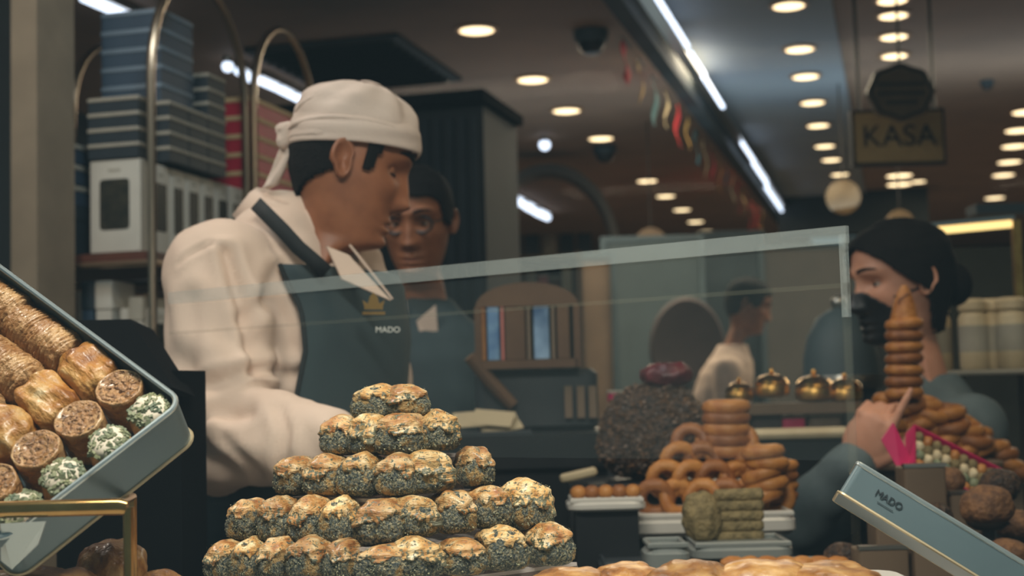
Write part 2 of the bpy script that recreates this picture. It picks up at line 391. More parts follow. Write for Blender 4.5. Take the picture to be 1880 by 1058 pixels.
# ------------------------------------------------------------------ pastry generators (local: x width, y depth, z up, base at 0)
_ico = {}
def ico(level):
    if level not in _ico:
        bm = bmesh.new(); bmesh.ops.create_icosphere(bm, subdivisions=level, radius=1)
        _ico[level] = ([v.co.copy() for v in bm.verts], [tuple(v.index for v in f.verts) for f in bm.faces]); bm.free()
    return _ico[level]
def superell(d, p):
    k = (abs(d.x)**p+abs(d.y)**p+abs(d.z)**p)**(-1/p); return d*k
def baklava_variant(seed, W=.042, L=.050, H=.037, split=.52):
    """returns (filling, crust, crumbs) meshes"""
    V,Fc = ico(5); so = Vector((seed*7.3, seed*3.1, seed*1.7)); r = random.Random(seed)
    lean = r.uniform(-.12,.12); split = split + r.uniform(-.08,.10)
    def shape(d, grow):
        p = superell(d,4.2); q = Vector((p.x*W/2*grow, p.y*L/2*grow, (p.z*.5+.5)*H))
        t = q.z/H
        q.x *= 1.06-.22*max(0,t-.45)/.55; q.y *= 1.04-.18*max(0,t-.5)/.5     # domed top
        q.x += lean*.02*t
        q.z -= .0075*(q.x/(W/2))**2*t*t                                     # rounded crown
        return q
    fv=[]
    for d in V:
        q = shape(d,.985); n = d.normalized()
        k = noise.fractal(q*420+so,1.0,2.0,3)*.0011 + noise.noise(q*120+so)*.0016
        q += Vector((n.x,n.y,n.z*.3))*k
        q.z = max(q.z,0); fv.append(q)
    A = MB().add(fv,Fc).mesh('filling')
    cv=[]
    keep=[]
    for i,d in enumerate(V):
        q = shape(d,1.0); t=q.z/H; n=d.normalized()
        # lower ragged edge of the baked leaves
        an=math.atan2(q.y,q.x); edge = split + .30*noise.noise(Vector((math.cos(an)*1.7,math.sin(an)*1.7,seed*2.2))) + .09*noise.noise(Vector((math.cos(an)*6,math.sin(an)*6,seed)))
        fold = math.sin((q.z*700 + 3.5*noise.noise(q*60+so)))*.0008*(1 if abs(n.z)<.75 else .2)
        ridge = noise.noise(Vector((q.x*95,q.y*50,q.z*70))+so)*.0032 + noise.noise(q*170+so)*.0009
        k = ridge*.9 + fold + .0017
        if t < edge: k = -.004*min(1,(edge-t)*9)-.0005
        q += Vector((n.x,n.y,n.z*.8))*k
        cv.append(q); keep.append(t >= edge-.16)
    fs=[f for f in Fc if any(keep[i] for i in f)]
    B = MB().add(cv,fs).mesh('crust')
    cm = MB()
    for k in range(420):
        an=r.uniform(0,2*math.pi); zz=r.uniform(.02,.66)**1.15; d=Vector((math.cos(an),math.sin(an),(zz-.5)*1.4)).normalized()
        q=shape(d,1.0); s=r.uniform(.0005,.0014)
        if q.z < .002: q.z=.002
        o=[Vector((r.uniform(-1,1),r.uniform(-1,1),r.uniform(-1,1))).normalized()*s for _ in range(4)]
        cm.add([q+v for v in o],[(0,1,2),(0,2,3),(0,3,1),(1,3,2)])
    for k in range(70):   # a few dusted on the top
        x=r.uniform(-.4,.4)*W; y=r.uniform(-.45,.45)*L; s=r.uniform(.0005,.0010); q=Vector((x,y,H*.985-.0075*(x/(W/2))**2))
        o=[Vector((r.uniform(-1,1),r.uniform(-1,1),r.uniform(-1,1))).normalized()*s for _ in range(4)]
        cm.add([q+v for v in o],[(0,1,2),(0,2,3),(0,3,1),(1,3,2)])
    C = cm.mesh('crumbs',False)
    return A,B,C
BK = []
for sd in range(9):
    A,B,C = baklava_variant(sd+1)
    A.materials.append(MATS['pistachio']); B.materials.append(MATS['crust_pale' if sd%3==0 else 'crust']); C.materials.append(MATS['pistachio_crumb'])
    BK.append((A,B,C))
def baklava(M, var, label, group):
    o = bpy.data.objects.new('baklava_piece',None); COL.objects.link(o); o.matrix_basis = M; o.empty_display_size=.01
    tag(o,label,'baklava',group)
    for nm,me in zip(('filling','crust','pistachio_crumbs'),BK[var]):
        c = bpy.data.objects.new(nm,me); COL.objects.link(c); c.parent=o
        if nm=='pistachio_crumbs': c['kind']='stuff'
    return o

# ------------------------------------------------------------------ baklava tower
DECK = 1.075
TIERS = [ # corner px, corner depth, [(xc, width px, y top, y bottom, side)]
 ('top',    735, 1.235, [(684,98,711,772,'L'),(756,96,709,769,'R')]),
 ('second', 735, 1.20,  [(617,82,768,838,'L'),(668,78,766,838,'L'),(727,102,765,838,'L'),(818,86,758,829,'R')]),
 ('third',  745, 1.165, [(530,74,845,912,'L'),(586,84,841,914,'L'),(652,88,840,915,'L'),(722,86,840,915,'L'),(800,108,833,908,'R'),(888,76,826,895,'R')]),
 ('fourth', 735, 1.13,  [(438,72,925,995,'L'),(498,78,920,999,'L'),(556,74,920,1001,'L'),(612,74,923,1003,'L'),(688,106,925,1005,'L'),(776,92,918,989,'R'),(848,86,908,983,'R'),(914,86,899,974,'R'),(985,96,889,976,'R')]),
 ('lowest', 735, 1.095, [(398,62,1002,1066,'L'),(442,70,999,1068,'L'),(497,72,996,1068,'L'),(558,86,995,1068,'L'),(620,72,1000,1068,'L'),(692,110,1010,1072,'L'),(780,104,997,1066,'R'),(866,98,997,1060,'R'),(941,98,977,1051,'R'),(1025,92,968,1042,'R')]),
]
tower_v = 0
tier_z = []; tier_pts = []
for ti,(nm,cx,dc,pcs) in enumerate(TIERS):
    zs=[]; pl=[]
    nL = 0
    for k,(xc,wp,yt,yb,side) in enumerate(pcs):
        d = dc + (abs(xc-cx)*mpp(dc))*(.55 if side=='L' else .80)
        base = pt(xc,yb,d); top = pt(xc,yt,d); zs.append(base.z); pl.append((base,d,side))
    ztier = sum(zs)/len(zs)
    tier_z.append(ztier); tier_pts.append(pl)
    lab = {'top':'on the very top of the baklava tower','second':'on the second tier from the top of the tower','third':'on the middle tier of the baklava tower','fourth':'on the tier above the lowest of the tower','lowest':'on the lowest tier of the baklava tower'}[nm]
    for k,(xc,wp,yt,yb,side) in enumerate(pcs):
        base,d,_ = pl[k]
        hpx = (yb-yt); sz = hpx*mpp(d)/.0355; ta = math.radians(14 if side=='L' else 24)
        sx = max(.024,(wp*mpp(d)-.050*math.sin(ta)*.55)/math.cos(ta))/.0415
        out = PSI + (-ta if side=='L' else ta)   # row direction of the edge
        Mx = Matrix.Translation((base.x,base.y,base.z)) @ Matrix.Rotation(out+math.radians(rnd.uniform(-5,5)),4,'Z') @ Matrix.Diagonal((sx,1.0,sz,1))
        # centre sits half a piece behind its visible end
        back = Matrix.Translation(Vector((-math.sin(out),math.cos(out),0))*.022)
        baklava(back@Mx, tower_v%9, f'{ORD[k]} baklava piece from the left {lab}', 'pistachio baklava of the tower'); tower_v += 2 if tower_v%5==4 else 1
# acrylic stand: four square tiers, a corner towards the window
st = thing('acrylic_cake_stand','clear tiered acrylic stand carrying the baklava tower','stand',(pt(735,1066,1.2).x,pt(735,1066,1.2).y,DECK))
for ti in range(1,6):
    nm = ['','under_top','s','t','f','l'][ti]
    z1 = tier_z[ti-1]-.002 if ti<=5 else 0
    z0 = tier_z[ti]-.002 if ti<5 else DECK+.001
    # corner and arms in plan
    spec = {1:(738,652,800,1.25),2:(730,586,846,1.225),3:(712,522,918,1.185),4:(692,430,992,1.14),5:(690,400,1050,1.115)}[ti]
    cxp,lx,rx_,dc = spec
    yref = 529
    def plan(px,dd): 
        r = ray(px,720); p = Vector((0,0,CAMZ))+r*dd; return Vector((p.x,p.y,0))
    c0 = plan(cxp,dc); cl = plan(lx, dc+(cxp-lx)*mpp(dc)*.62); c2 = plan(rx_, dc+(rx_-cxp)*mpp(dc)*.85); c3 = cl+c2-c0
    t = .0022
    ring=[c0,c2,c3,cl]
    mb = MB(); mb.add([p+Vector((0,0,z1-.003)) for p in ring]+[p+Vector((0,0,z1)) for p in ring],[(3,2,1,0),(4,5,6,7),(0,1,5,4),(1,2,6,5),(2,3,7,6),(3,0,4,7)])
    tp = mb.build('tier_top','acrylic_edge' if ti<5 else 'acrylic_edge',st,smooth=False)
    for i in range(4):
        p,q = ring[i],ring[(i+1)%4]; m = (p+q)/2; dv=(q-p); L_=dv.length; an=math.atan2(dv.y,dv.x)
        MB().box((m.x,m.y,(z0+z1-.003)/2),(L_,t,z1-.003-z0),Matrix.Rotation(an,4,'Z')).build('tier_side','acrylic',st,smooth=False)
# display deck in the window
dk = MB().box((-.05,1.03,DECK-.02),(2.9,.86,.04)).build('window_display_deck','white_ceramic',smooth=False)
tag(dk,'pale display shelf along the shop window under the baklava tower','shelf')
dk2 = MB().box((-.05,1.06,(DECK-.04)/2),(2.86,.78,DECK-.04)).build('deck_cabinet','black_counter',dk,smooth=False)
# filled pastries on a tray at the bottom edge
tb = pt(1300,1085,1.02)
tr = thing('pastry_tray','low white tray of golden pastries at the bottom edge of the window','tray',(tb.x,tb.y,DECK))
zt = pt(1300,1075,1.02).z
MB().rbox((tb.x,tb.y,zt-.006),(.30,.13,.012),.02,Matrix.Rotation(PSI,4,'Z')).build('plate','white_ceramic',tr)
MB().box((tb.x,tb.y,(DECK+zt-.012)/2),(.24,.08,zt-.012-DECK),Matrix.Rotation(PSI,4,'Z')).build('riser','acrylic_edge',tr,smooth=False)
def bun(seed, W, L, H):
    V,Fc = ico(5); so=Vector((seed*5.1,seed*2.2,0)); out=[]
    for d in V:
        p=superell(d,2.6); q=Vector((p.x*W/2,p.y*L/2,max(-.15,p.z)*H))
        n=d; q += n*(noise.noise(q*45+so)*.004+noise.noise(Vector((q.x*150,q.y*60,q.z*90))+so)*.0022+noise.noise(q*260+so)*.0006); q.z=max(q.z,0); out.append(q)
    return MB().add(out,Fc).mesh('bun')
buns=[bun(i,.062,.075,.030) for i in range(3)]
for b_ in buns: b_.materials.append(MATS['bun_glaze'])
for k,(xc,yt,d,s) in enumerate([(1045,1043,1.02,.95),(1150,1034,1.03,.85),(1268,1032,1.0,1.1),(1400,1029,1.0,1.2),(1520,1034,.99,1.15)]):
    q = pt(xc,yt,d); o = bpy.data.objects.new('glazed_pastry',buns[k%3]); COL.objects.link(o)
    o.matrix_basis = Matrix.Translation((q.x,q.y,zt)) @ Matrix.Rotation(rnd.uniform(-.3,.3)+PSI,4,'Z') @ Matrix.Diagonal((s,s,(q.z-zt)/.030,1))
    tag(o,f'{ORD[k]} glazed golden pastry from the left on the bottom tray','pastry','glazed pastries on the bottom tray')

# ------------------------------------------------------------------ left tin of rolls
d0 = 1.0
s0 = FPX/d0
def camvec(x,y,z): return CR*x + CU*y - CF*z
U = camvec(-.847*.873,.847*.488,-.531).normalized(); Vv = camvec(-.871*.765,-.871*.644,.492).normalized()
Nn = camvec(-.725*.13,.725*.99,.689).normalized()
Vv = (Vv-U*U.dot(Vv)).normalized(); Nn2 = U.cross(Vv).normalized()
if Nn2.dot(Nn)<0: Nn2=-Nn2
Nn = Nn2
C0 = pt(338,738,d0)             # rim corner
HT = .040; LU=.27; LV=.155
TINM = frame(U,Vv,Nn,C0 - Nn*HT)
def T(u,v,n): return C0 - Nn*HT + U*u + Vv*v + Nn*n
tin = thing('sweets_tin','grey-teal metal tin of rolled baklava tilted towards the window','tin',T(LU/2,LV/2,0))
def tin_walls(T_, LU, LV, HT, root, r=.012, th=.0016, wallm='tin_teal'):
    ring=[]
    for (cu,cv,a0) in ((LU-r,LV-r,0),(r,LV-r,90),(r,r,180),(LU-r,r,270)):
        for k in range(6): a=math.radians(a0+90*k/5); ring.append((cu+r*math.cos(a),cv+r*math.sin(a)))
    n=len(ring); cu0,cv0=LU/2,LV/2
    def ins(p,t): return (p[0]+(cu0-p[0])*t/(LU/2), p[1]+(cv0-p[1])*t/(LV/2))
    P=[];F=[]
    for (t,z) in ((0,0),(0,HT),(th,HT),(th,.0015)):
        for p in ring: q=ins(p,t); P.append(T_(q[0],q[1],z))
    for k in range(3):
        for i in range(n): j=(i+1)%n; F.append((k*n+i,k*n+j,(k+1)*n+j,(k+1)*n+i))
    F.append(tuple(range(n))); F.append(tuple(range(3*n,4*n)))
    MB().add(P,F).build('tin_wall',wallm,root)
    MB().tube([T_(*ins(p,th/2),HT) for p in ring],.0021,8,closed=True).build('rolled_rim','tin_rim',root)
    MB().tube([T_(*ins(p,-.0006),.0008) for p in ring],.0013,6,closed=True).build('bottom_seam','tin_edge_gold',root)
tin_walls(T,LU,LV,HT,tin)
# its contents
def roll_frame(u,v,n=0.0016): return frame(U,Vv,Nn,T(u,v,n))
def chips(mb, r, fnpos, num, smin, smax):
    for _ in range(num):
        q,nn = fnpos(r); s=r.uniform(smin,smax); o=[]
        ax = Matrix.Rotation(r.uniform(0,6.28),3,'Z') @ Matrix.Rotation(r.uniform(-.8,.8),3,'X')
        for (x,y,z) in ((-1,-.6,-.5),(1,-.6,-.5),(1,.6,-.5),(-1,.6,-.5),(-.7,-.4,.6),(.7,-.4,.6),(.7,.4,.6),(-.7,.4,.6)): o.append(q+ax@Vector((x*s,y*s,z*s)))
        mb.add(o,[(0,3,2,1),(4,5,6,7),(0,1,5,4),(1,2,6,5),(2,3,7,6),(3,0,4,7)])
def pist_roll(seed):
    r=random.Random(seed); so=Vector((seed,0,0)); R=.0158; H=.033
    prof=[(R*.9,0),(R,.004),(R*1.02,.02),(R*.98,.027),(R*.82,.0325),(R*.5,.036),(R*.2,.037),(1e-4,.037)]
    b=MB().lathe(prof,40); b.v=[tuple(Vector(p)+Vector((p[0],p[1],0)).normalized()*noise.noise(Vector(p)*160+so)*.0012) for p in b.v]
    body=b.mesh('body'); body.materials.append(MATS['filo_wrap'])
    cr=MB().ell((0,0,.0325),(R*.86,R*.86,.0062),None,24,10); cr.v=[tuple(Vector(p)+Vector((0,0,1))*noise.noise(Vector(p)*170+so)*.0015) for p in cr.v]; cm=cr.mesh('cream_topping'); cm.materials.append(MATS['cream'])
    ch=MB()
    def f(r):
        a=r.uniform(0,6.28); q=R*.95*math.sqrt(r.uniform(0,1)); return Vector((q*math.cos(a),q*math.sin(a),.0385-.9*(q/R)**2*.008)),None
    chips(ch,r,f,120,.0014,.0027); c2=ch.mesh('pistachio_chips',False); c2.materials.append(MATS['pistachio_chip'])
    return (('wrapper',body),('cream_topping',cm),('pistachio_chips',c2))
def walnut_roll(seed):
    so=Vector((seed*3,1,0)); R=.0168
    prof=[(R*.92,0),(R,.004),(R*1.03,.030),(R*1.02,.0335),(R*.95,.0342),(R*.90,.033)]
    b=MB().lathe(prof,44); b.v=[tuple(Vector(p)+Vector((p[0],p[1],0)).normalized()*noise.noise(Vector((p[0]*200,p[1]*200,p[2]*60))+so)*.0009) for p in b.v]
    body=b.mesh('wrapper'); body.materials.append(MATS['filo_wrap'])
    f=MB().grid(lambda a,q: Vector((q*math.cos(a),q*math.sin(a),.0333+noise.fractal(Vector((q*math.cos(a),q*math.sin(a),seed))*260,1,2,3)*.0022+.0006*math.sin(q*1100+a+3*noise.noise(Vector((q*150*math.cos(a),q*150*math.sin(a),seed)))))),[2*math.pi*i/60 for i in range(61)],[R*.93*i/22 for i in range(23)])
    fm=f.mesh('filling'); fm.materials.append(MATS['walnut']); return (('wrapper',body),('filling',fm))
def flaky(seed):
    V,Fc=ico(5); so=Vector((seed*4.4,seed,0)); out=[]
    for d in V:
        p=superell(d,3.2); q=Vector((p.x*.023,p.y*.0168,(p.z*.5+.5)*.033)); 
        k=noise.noise(Vector((q.x*60,q.y*120,q.z*90))+so)*.0045 + noise.ridged_multi_fractal(q*70+so,1,2,2,1,2)*.0014+ noise.noise(q*260+so)*.0006
        q+=Vector((d.x,d.y,d.z*.9))*k; q.z=max(q.z,0); out.append(q)
    m=MB().add(out,Fc).mesh('leaves'); m.materials.append(MATS['filo']); return (('pastry_leaves',m),)
def burma(seed):
    so=Vector((seed*6.1,0,2)); R=.0172; L=.064
    us=[i/150 for i in range(151)]; an=[2*math.pi*j/40 for j in range(40)]
    def f(u,a):
        x=(u-.5)*L; rr=R*(1-.12*abs(2*u-1)**6); tw=.9*math.sin(a)+1.3*noise.noise(Vector((math.cos(a)*1.2,math.sin(a)*1.2,u*5))+so)
        rr+= .0019*math.sin(u*105+tw*3.2)*(.6+.6*noise.noise(Vector((u*9,math.cos(a),math.sin(a)))+so)) + .0014*noise.noise(Vector((u*6,math.cos(a)*1.5,math.sin(a)*1.5))+so) + .0005*math.sin(u*300+tw*5)
        return Vector((x,rr*math.cos(a),R+rr*math.sin(a)*.95))
    b=MB().grid(f,us,an,closed=True); n=len(b.v); b.f.append(tuple(range(39,-1,-1))); b.f.append(tuple(range(n-40,n)))
    m=b.mesh('wrapper'); m.materials.append(MATS['filo_wrap'])
    return (('wrapper',m),)
def put(name,parts,M,label,cat,group):
    o=bpy.data.objects.new(name,None); COL.objects.link(o); o.matrix_basis=M; o.empty_display_size=.01; tag(o,label,cat,group)
    for nm,me in parts:
        c=bpy.data.objects.new(nm,me); COL.objects.link(c); c.parent=o
        if 'chips' in nm: c['kind']='stuff'
    return o
SV=.0365
PV=[pist_roll(i) for i in range(3)]; WV=[walnut_roll(i) for i in range(3)]; FV=[flaky(i) for i in range(3)]; BV=[burma(i) for i in range(3)]
whole='from the tin\'s right corner'
for k in range(4):
    v=.0185+SV*k
    j=lambda a=.0012: rnd.uniform(-a,a)
    put('pistachio_roll',PV[k%3],roll_frame(.019+j(),v+j())@Matrix.Rotation(rnd.uniform(0,6),4,'Z'),f'{ORD[k]} pistachio-topped roll {whole} along its front wall','pastry','rolls in the left tin')
    put('walnut_roll',WV[k%3],roll_frame(.0545+j(),v+j())@Matrix.Rotation(rnd.uniform(0,6),4,'Z'),f'{ORD[k]} cut nut roll showing its brown filling, counted {whole}','pastry','rolls in the left tin')
    put('flaky_baklava',FV[k%3],roll_frame(.099+j(),v+j())@Matrix.Rotation(rnd.uniform(-.12,.12),4,'Z'),f'{ORD[k]} glazed flaky parcel behind the nut rolls, counted from the back wall','pastry','parcels in the left tin')
    put('wrinkled_roll',BV[k%3],roll_frame(.158+j(),v+j())@Matrix.Rotation(rnd.uniform(-.06,.06),4,'Z'),f'{ORD[k]} long wrinkled roll behind the flaky parcels, counted from the back wall','pastry','wrinkled rolls in the left tin')
    put('wrinkled_roll',BV[(k+1)%3],roll_frame(.225+j(),v+j())@Matrix.Rotation(rnd.uniform(-.06,.06),4,'Z'),f'{ORD[k]} wrinkled roll at the far end of the tin, counted from the back wall','pastry','wrinkled rolls in the left tin')
# brass stand that holds the tin
p0=pt(-60,938,.93); p1=pt(236,930,.93)
sd=thing('brass_stand','thin brass stand with a flat top bar holding the tilted left tin','stand',(p1.x,p1.y,DECK))
dv=(p1-p0).normalized()
MB().tube([p0,p0.lerp(p1,.5),p1-dv*.006,p1-dv*.001+Vector((0,0,-.001))],[.0055,.0055,.0055,.0048],12,flat=.8).build('top_bar','brass',sd)
MB().tube([p1+Vector((0,0,-.0005)),Vector((p1.x,p1.y,DECK+.06)),Vector((p1.x,p1.y,DECK))],.0036,10).build('leg','brass',sd)
q0=Vector((p0.x,p0.y,DECK)); MB().tube([p0,q0],.0036,10).build('leg','brass',sd)
bk=pt(236,930,.93)+Vector((-.10,.10,0)); 
MB().tube([p1-dv*.01,p1-dv*.01+Vector((-.035,.085,.0))],.003,8).build('side_arm','brass',sd)
MB().tube([p1-dv*.01+Vector((-.035,.085,.0)),Vector(p1-dv*.01+Vector((-.035,.085,.0)))*1-Vector((0,0,p1.z-DECK))],.003,8).build('leg','brass',sd)
# pale price holder hanging from the bar
cd=MB(); A=pt(0,962,.925);B_=pt(84,958,.925);C_=pt(70,1000,.935);D_=pt(22,1046,.94);E_=pt(2,1030,.94)
cd.add([A,B_,C_,D_,E_]+[p+CF*.0015 for p in (A,B_,C_,D_,E_)],[(4,3,2,1,0),(5,6,7,8,9)]+[(i,(i+1)%5,5+(i+1)%5,5+i) for i in range(5)])
tag(cd.build('price_card_holder','tin_rim',smooth=False),'pale folded metal card holder hanging under the brass bar','card holder')
# pastries below the tin
for k,(px,py,d,s,zb) in enumerate([(90,1045,1.0,1.5,0),(205,990,1.06,.9,0),(290,1052,1.05,.8,0),(10,1052,1.02,1.2,0)]):
    q=pt(px,py,d); o=bpy.data.objects.new('shredded_pastry',buns[k%3].copy()); o.data.materials.clear(); o.data.materials.append(MATS['bun_glaze']); COL.objects.link(o)
    h=.030*s; o.matrix_basis=Matrix.Translation((q.x,q.y,q.z-h))@Matrix.Rotation(k*.7,4,'Z')@Matrix.Diagonal((s*.9,s*.9,h/.030,1))
    MB().box((q.x,q.y,(DECK+q.z-h)/2),(.045*s,.045*s,q.z-h-DECK)).build('riser','black_plastic',o,smooth=False)
    tag(o,['large shredded pastry under the left tin at the picture edge','small shredded pastry tucked right under the tilted tin','low pinkish pastry right of the brass leg','shredded pastry in the bottom left corner'][k],'pastry','shredded pastries under the left tin')

# ------------------------------------------------------------------ right tin with lettering
d1=1.08
v1=ray(1556,880).normalized(); u1=(pt(1880,1036,d1)-pt(1572,848,d1)); u1=(u1-v1*u1.dot(v1)).normalized(); n1=(pt(1572,848,d1)-pt(1540,905,d1)); H1=n1.length; n1=u1.cross(v1).normalized()
if n1.z<0: n1=-n1
rot=Matrix.Rotation(math.radians(-5),3,u1); v1=rot@v1; n1=rot@n1
O1=pt(1540,905,d1)
def T1(u,v,n): return O1+u1*u+v1*v+n1*n
tin2=thing('lettered_tin','grey-teal tin with dark lettering, tilted down to the right','tin',T1(.12,.05,0))
tin_walls(T1,.30,.11,H1,tin2,r=.006)
fm=frame(u1,n1,u1.cross(n1),T1(0,-.0012,0))
if (u1.cross(n1)).dot(CF)>0: pass
tm=text_mesh('MADO',.0074,.0003); c_=T1((1620-1548)/math.cos(math.radians(31.4))*mpp(d1)*.97,-.0008,H1*.56)
tm.transform(frame(u1,n1,u1.cross(n1),c_)); obj('lettering',tm,'dark_plastic',tin2)
sm=MB(); 
for i in range(9): sm.box(c_-n1*.0058+u1*(.0015*(i-4)),(.0011,.0006,.0003),frame(u1,n1,u1.cross(n1)))
sm.build('small_print','dark_plastic',tin2,smooth=False)
ms=MB(); q=T1(.17,.05,0)
ms.tube([q,Vector((q.x,q.y,DECK))],.004,8); ms.build('support_rod','steel',tin2)

# ------------------------------------------------------------------ people
HZ=np.array([.116,.112,.103,.085,.06,.03,.0,-.03,-.058,-.08,-.10,-.113,-.122,-.135,-.16,-.20,-.26])
HF=np.array([.000,.022,.046,.071,.088,.094,.0885,.086,.084,.082,.081,.078,.058,.030,.012,.010,.012])
HB=np.array([.000,.030,.058,.084,.098,.102,.099,.090,.074,.064,.058,.056,.056,.058,.062,.068,.080])
HW=np.array([.000,.024,.046,.063,.073,.0765,.0755,.072,.066,.060,.052,.046,.047,.050,.054,.060,.078])
_zz=np.linspace(.116,-.26,600)
def _tab(a):
    t=np.interp(-_zz,-HZ,a); k=np.ones(15)/15; tp=np.concatenate([np.full(7,t[0]),t,np.full(7,t[-1])]); s=np.convolve(tp,k,'valid'); w=np.clip((np.arange(600))/25,0,1); return t*(1-w)+s*w
TF,TB,TW=_tab(HF),_tab(HB),_tab(HW)
def g(x,s): return math.exp(-(x/s)**2)
def hp(th,z,off=0,face=1.0,nose=1.0):
    """a point of the head surface: x forward, y left, z up"""
    i=(.116-z)/.376*599; i=min(max(i,0),598.99); k=int(i); f=i-k
    F=TF[k]*(1-f)+TF[k+1]*f; B=TB[k]*(1-f)+TB[k+1]*f; W=TW[k]*(1-f)+TW[k+1]*f
    c,s=math.cos(th),math.sin(th); F+=off;B+=off;W+=off
    x=c*(F if c>0 else B); y=s*W
    if c>0 and face:
        e=0
        if -.062<z<.03:
            t=(.028-z)/.072; t=min(max(t,0),1); pr=.026*t**1.25*nose
            if z<-.044: pr*=max(0,1-((-.044-z)/.016)**1.5)
            e+=pr*g(y,.009+.006*t)
            e+=.007*nose*(g(y-.012,.007)+g(y+.012,.007))*g(z+.044,.009)
        for sy in (-1,1):
            e-=.013*g(y-sy*.033,.018)*g(z-.0,.011)
            e+=.007*g(y-sy*.03,.026)*g(z-.022,.009)
            e+=.006*g(y-sy*.046,.02)*g(z+.03,.018)
        e+=.0055*g(y,.022)*g(z+.0735,.0055)+.006*g(y,.02)*g(z+.088,.006)-.004*g(y,.022)*g(z+.081,.003)
        e-=.004*g(y,.006)*g(z+.064,.006)
        e+=.007*g(y,.022)*g(z+.108,.012)-.004*g(y,.026)*g(z+.096,.006)
        x+=e*face
    return Vector((x,y,z))
ZR=[.116-.0008]+[.116-.376*i/150 for i in range(1,151)]
TH=[]
for i in range(112):   # denser at the face
    t=i/112*2*math.pi; TH.append(t-.55*math.sin(t))
def head_grid(zlo=-.26,n=1.0):
    zs=[z for z in ZR if z>=zlo]
    b=MB().grid(lambda z,t: hp(t,z,nose=n),zs,TH,closed=True); b.f.append(tuple(range(111,-1,-1))); return b
def ear(side):
    b=MB(); us=[i/20*2*math.pi for i in range(20)]; 
    M=Matrix.Translation((-.012,side*.0745,-.008)) @ Matrix.Rotation(math.radians(-14),4,'Y') @ Matrix.Rotation(side*math.radians(-18),4,'Z')
    def rim(a):
        r=.98+.03*math.sin(a); return Vector((.0175*math.cos(a)*(1.12 if math.sin(a)>0 else .80)-.001,0,.031*math.sin(a)*r*.95))
    rings=[(1.0,0.0),(1.04,.007),(1.0,.0135),(.88,.0145),(.74,.0115),(.55,.0070),(.28,.0045),(.02,.004)]
    P=[];n=20
    for (s,h) in rings:
        for a in us:
            q=rim(a)*s; lobe=1 if math.sin(a)>-.6 else .8
            tr=.004*g(q.x-.012,.006)*g(q.z+.004,.008) if s<.8 else 0
            P.append(M@Vector((q.x,side*(h*lobe+tr),q.z)))
    F=[]
    for k in range(len(rings)-1):
        for i in range(n):
            j=(i+1)%n; f=(k*n+i,k*n+j,(k+1)*n+j,(k+1)*n+i); F.append(f if side>0 else f[::-1])
    return b.add(P,F)
def head_patch(pred,off,zs=ZR,th=None,face=0,disp=None,closed=True,M=None):
    """offset shell over the head wherever pred(theta,z,p) holds"""
    th=th or TH; P={};F=[];V=[]
    idx=lambda i,j:(i,j%len(th))
    def get(i,j):
        k=idx(i,j)
        if k not in P:
            t=th[k[1]]; p=hp(t,zs[i],off(t,zs[i]) if callable(off) else off,face)
            if disp: p=disp(p,t,zs[i])
            P[k]=len(V); V.append(M@p if M is not None else p)
        return P[k]
    for i in range(len(zs)-1):
        for j in range(len(th)):
            t=th[j]; p=hp(t,zs[i],0,0)
            tt=t if t<=math.pi else t-2*math.pi
            if pred(abs(tt),zs[i],p): F.append((get(i,j),get(i,j+1),get(i+1,j+1),get(i+1,j)))
    return MB().add(V,F)
def solid(o,t): m=o.modifiers.new('solid','SOLIDIFY'); m.thickness=t; m.offset=0; return o
def hand(M, side=1, pose='point', scale=1.0):
    """x along the fingers, z out of the back of the hand, y to the thumb side*"""
    b=MB(); b.ell((.045,0,0),(.052,.040,.0135)); b.ell((.012,0,0),(.03,.029,.015)); b.ell((.03,side*.026,-.006),(.032,.016,.014))
    ln=[.070,.078,.072,.056]; by=[.028,.0095,-.010,-.028]; r0=[.0092,.0096,.0092,.0080]
    curl={'point':[.05,.9,1.05,1.15],'relaxed':[.35,.4,.45,.5],'grip':[.7,.75,.8,.85]}[pose]
    for k in range(4):
        p=Vector((.082,side*by[k],0)); a=.05+curl[k]*.25; path=[Vector((.06,side*by[k]*.9,0)),p.copy()]; rad=[r0[k]*1.05,r0[k]*1.05]
        for s_,fr_ in enumerate((.45,.32,.23)):
            a+=curl[k]*(.55 if s_==0 else .75); p=p+Vector((math.cos(a),0,-math.sin(a)))*ln[k]*fr_; path.append(p.copy()); rad.append(r0[k]*(1-.12*(s_+1)))
        b.tube(path,rad,10); b.ell(path[-1],rad[-1])
        for q,rr in zip(path[1:-1],rad[1:-1]): b.ell(q,rr*1.04)
    tp=[Vector((.018,side*.028,-.004)),Vector((.045,side*.05,-.012)),Vector((.070,side*.058,-.016)),Vector((.090,side*.056,-.018))]
    b.tube(tp,[.014,.0125,.0105,.0085],10); b.ell(tp[-1],.0085)
    for q,rr in zip(tp[1:3],(.0125,.0105)): b.ell(q,rr)
    me=remesh(b,.0042,3); out=mb_from(me,M@Matrix.Scale(scale,4)); bpy.data.meshes.remove(me); return out
def limb(b,pts,rad,n=18,sub=6):
    P=[];R_=[]
    for i in range(len(pts)-1):
        for k in range(sub):
            t=k/sub; P.append(Vector(pts[i]).lerp(Vector(pts[i+1]),t)); R_.append(rad[i]+(rad[i+1]-rad[i])*t)
    P.append(Vector(pts[-1])); R_.append(rad[-1]); b.tube(P,R_,n)
    for q,r in zip(pts,rad): b.ell(q,r*.99)
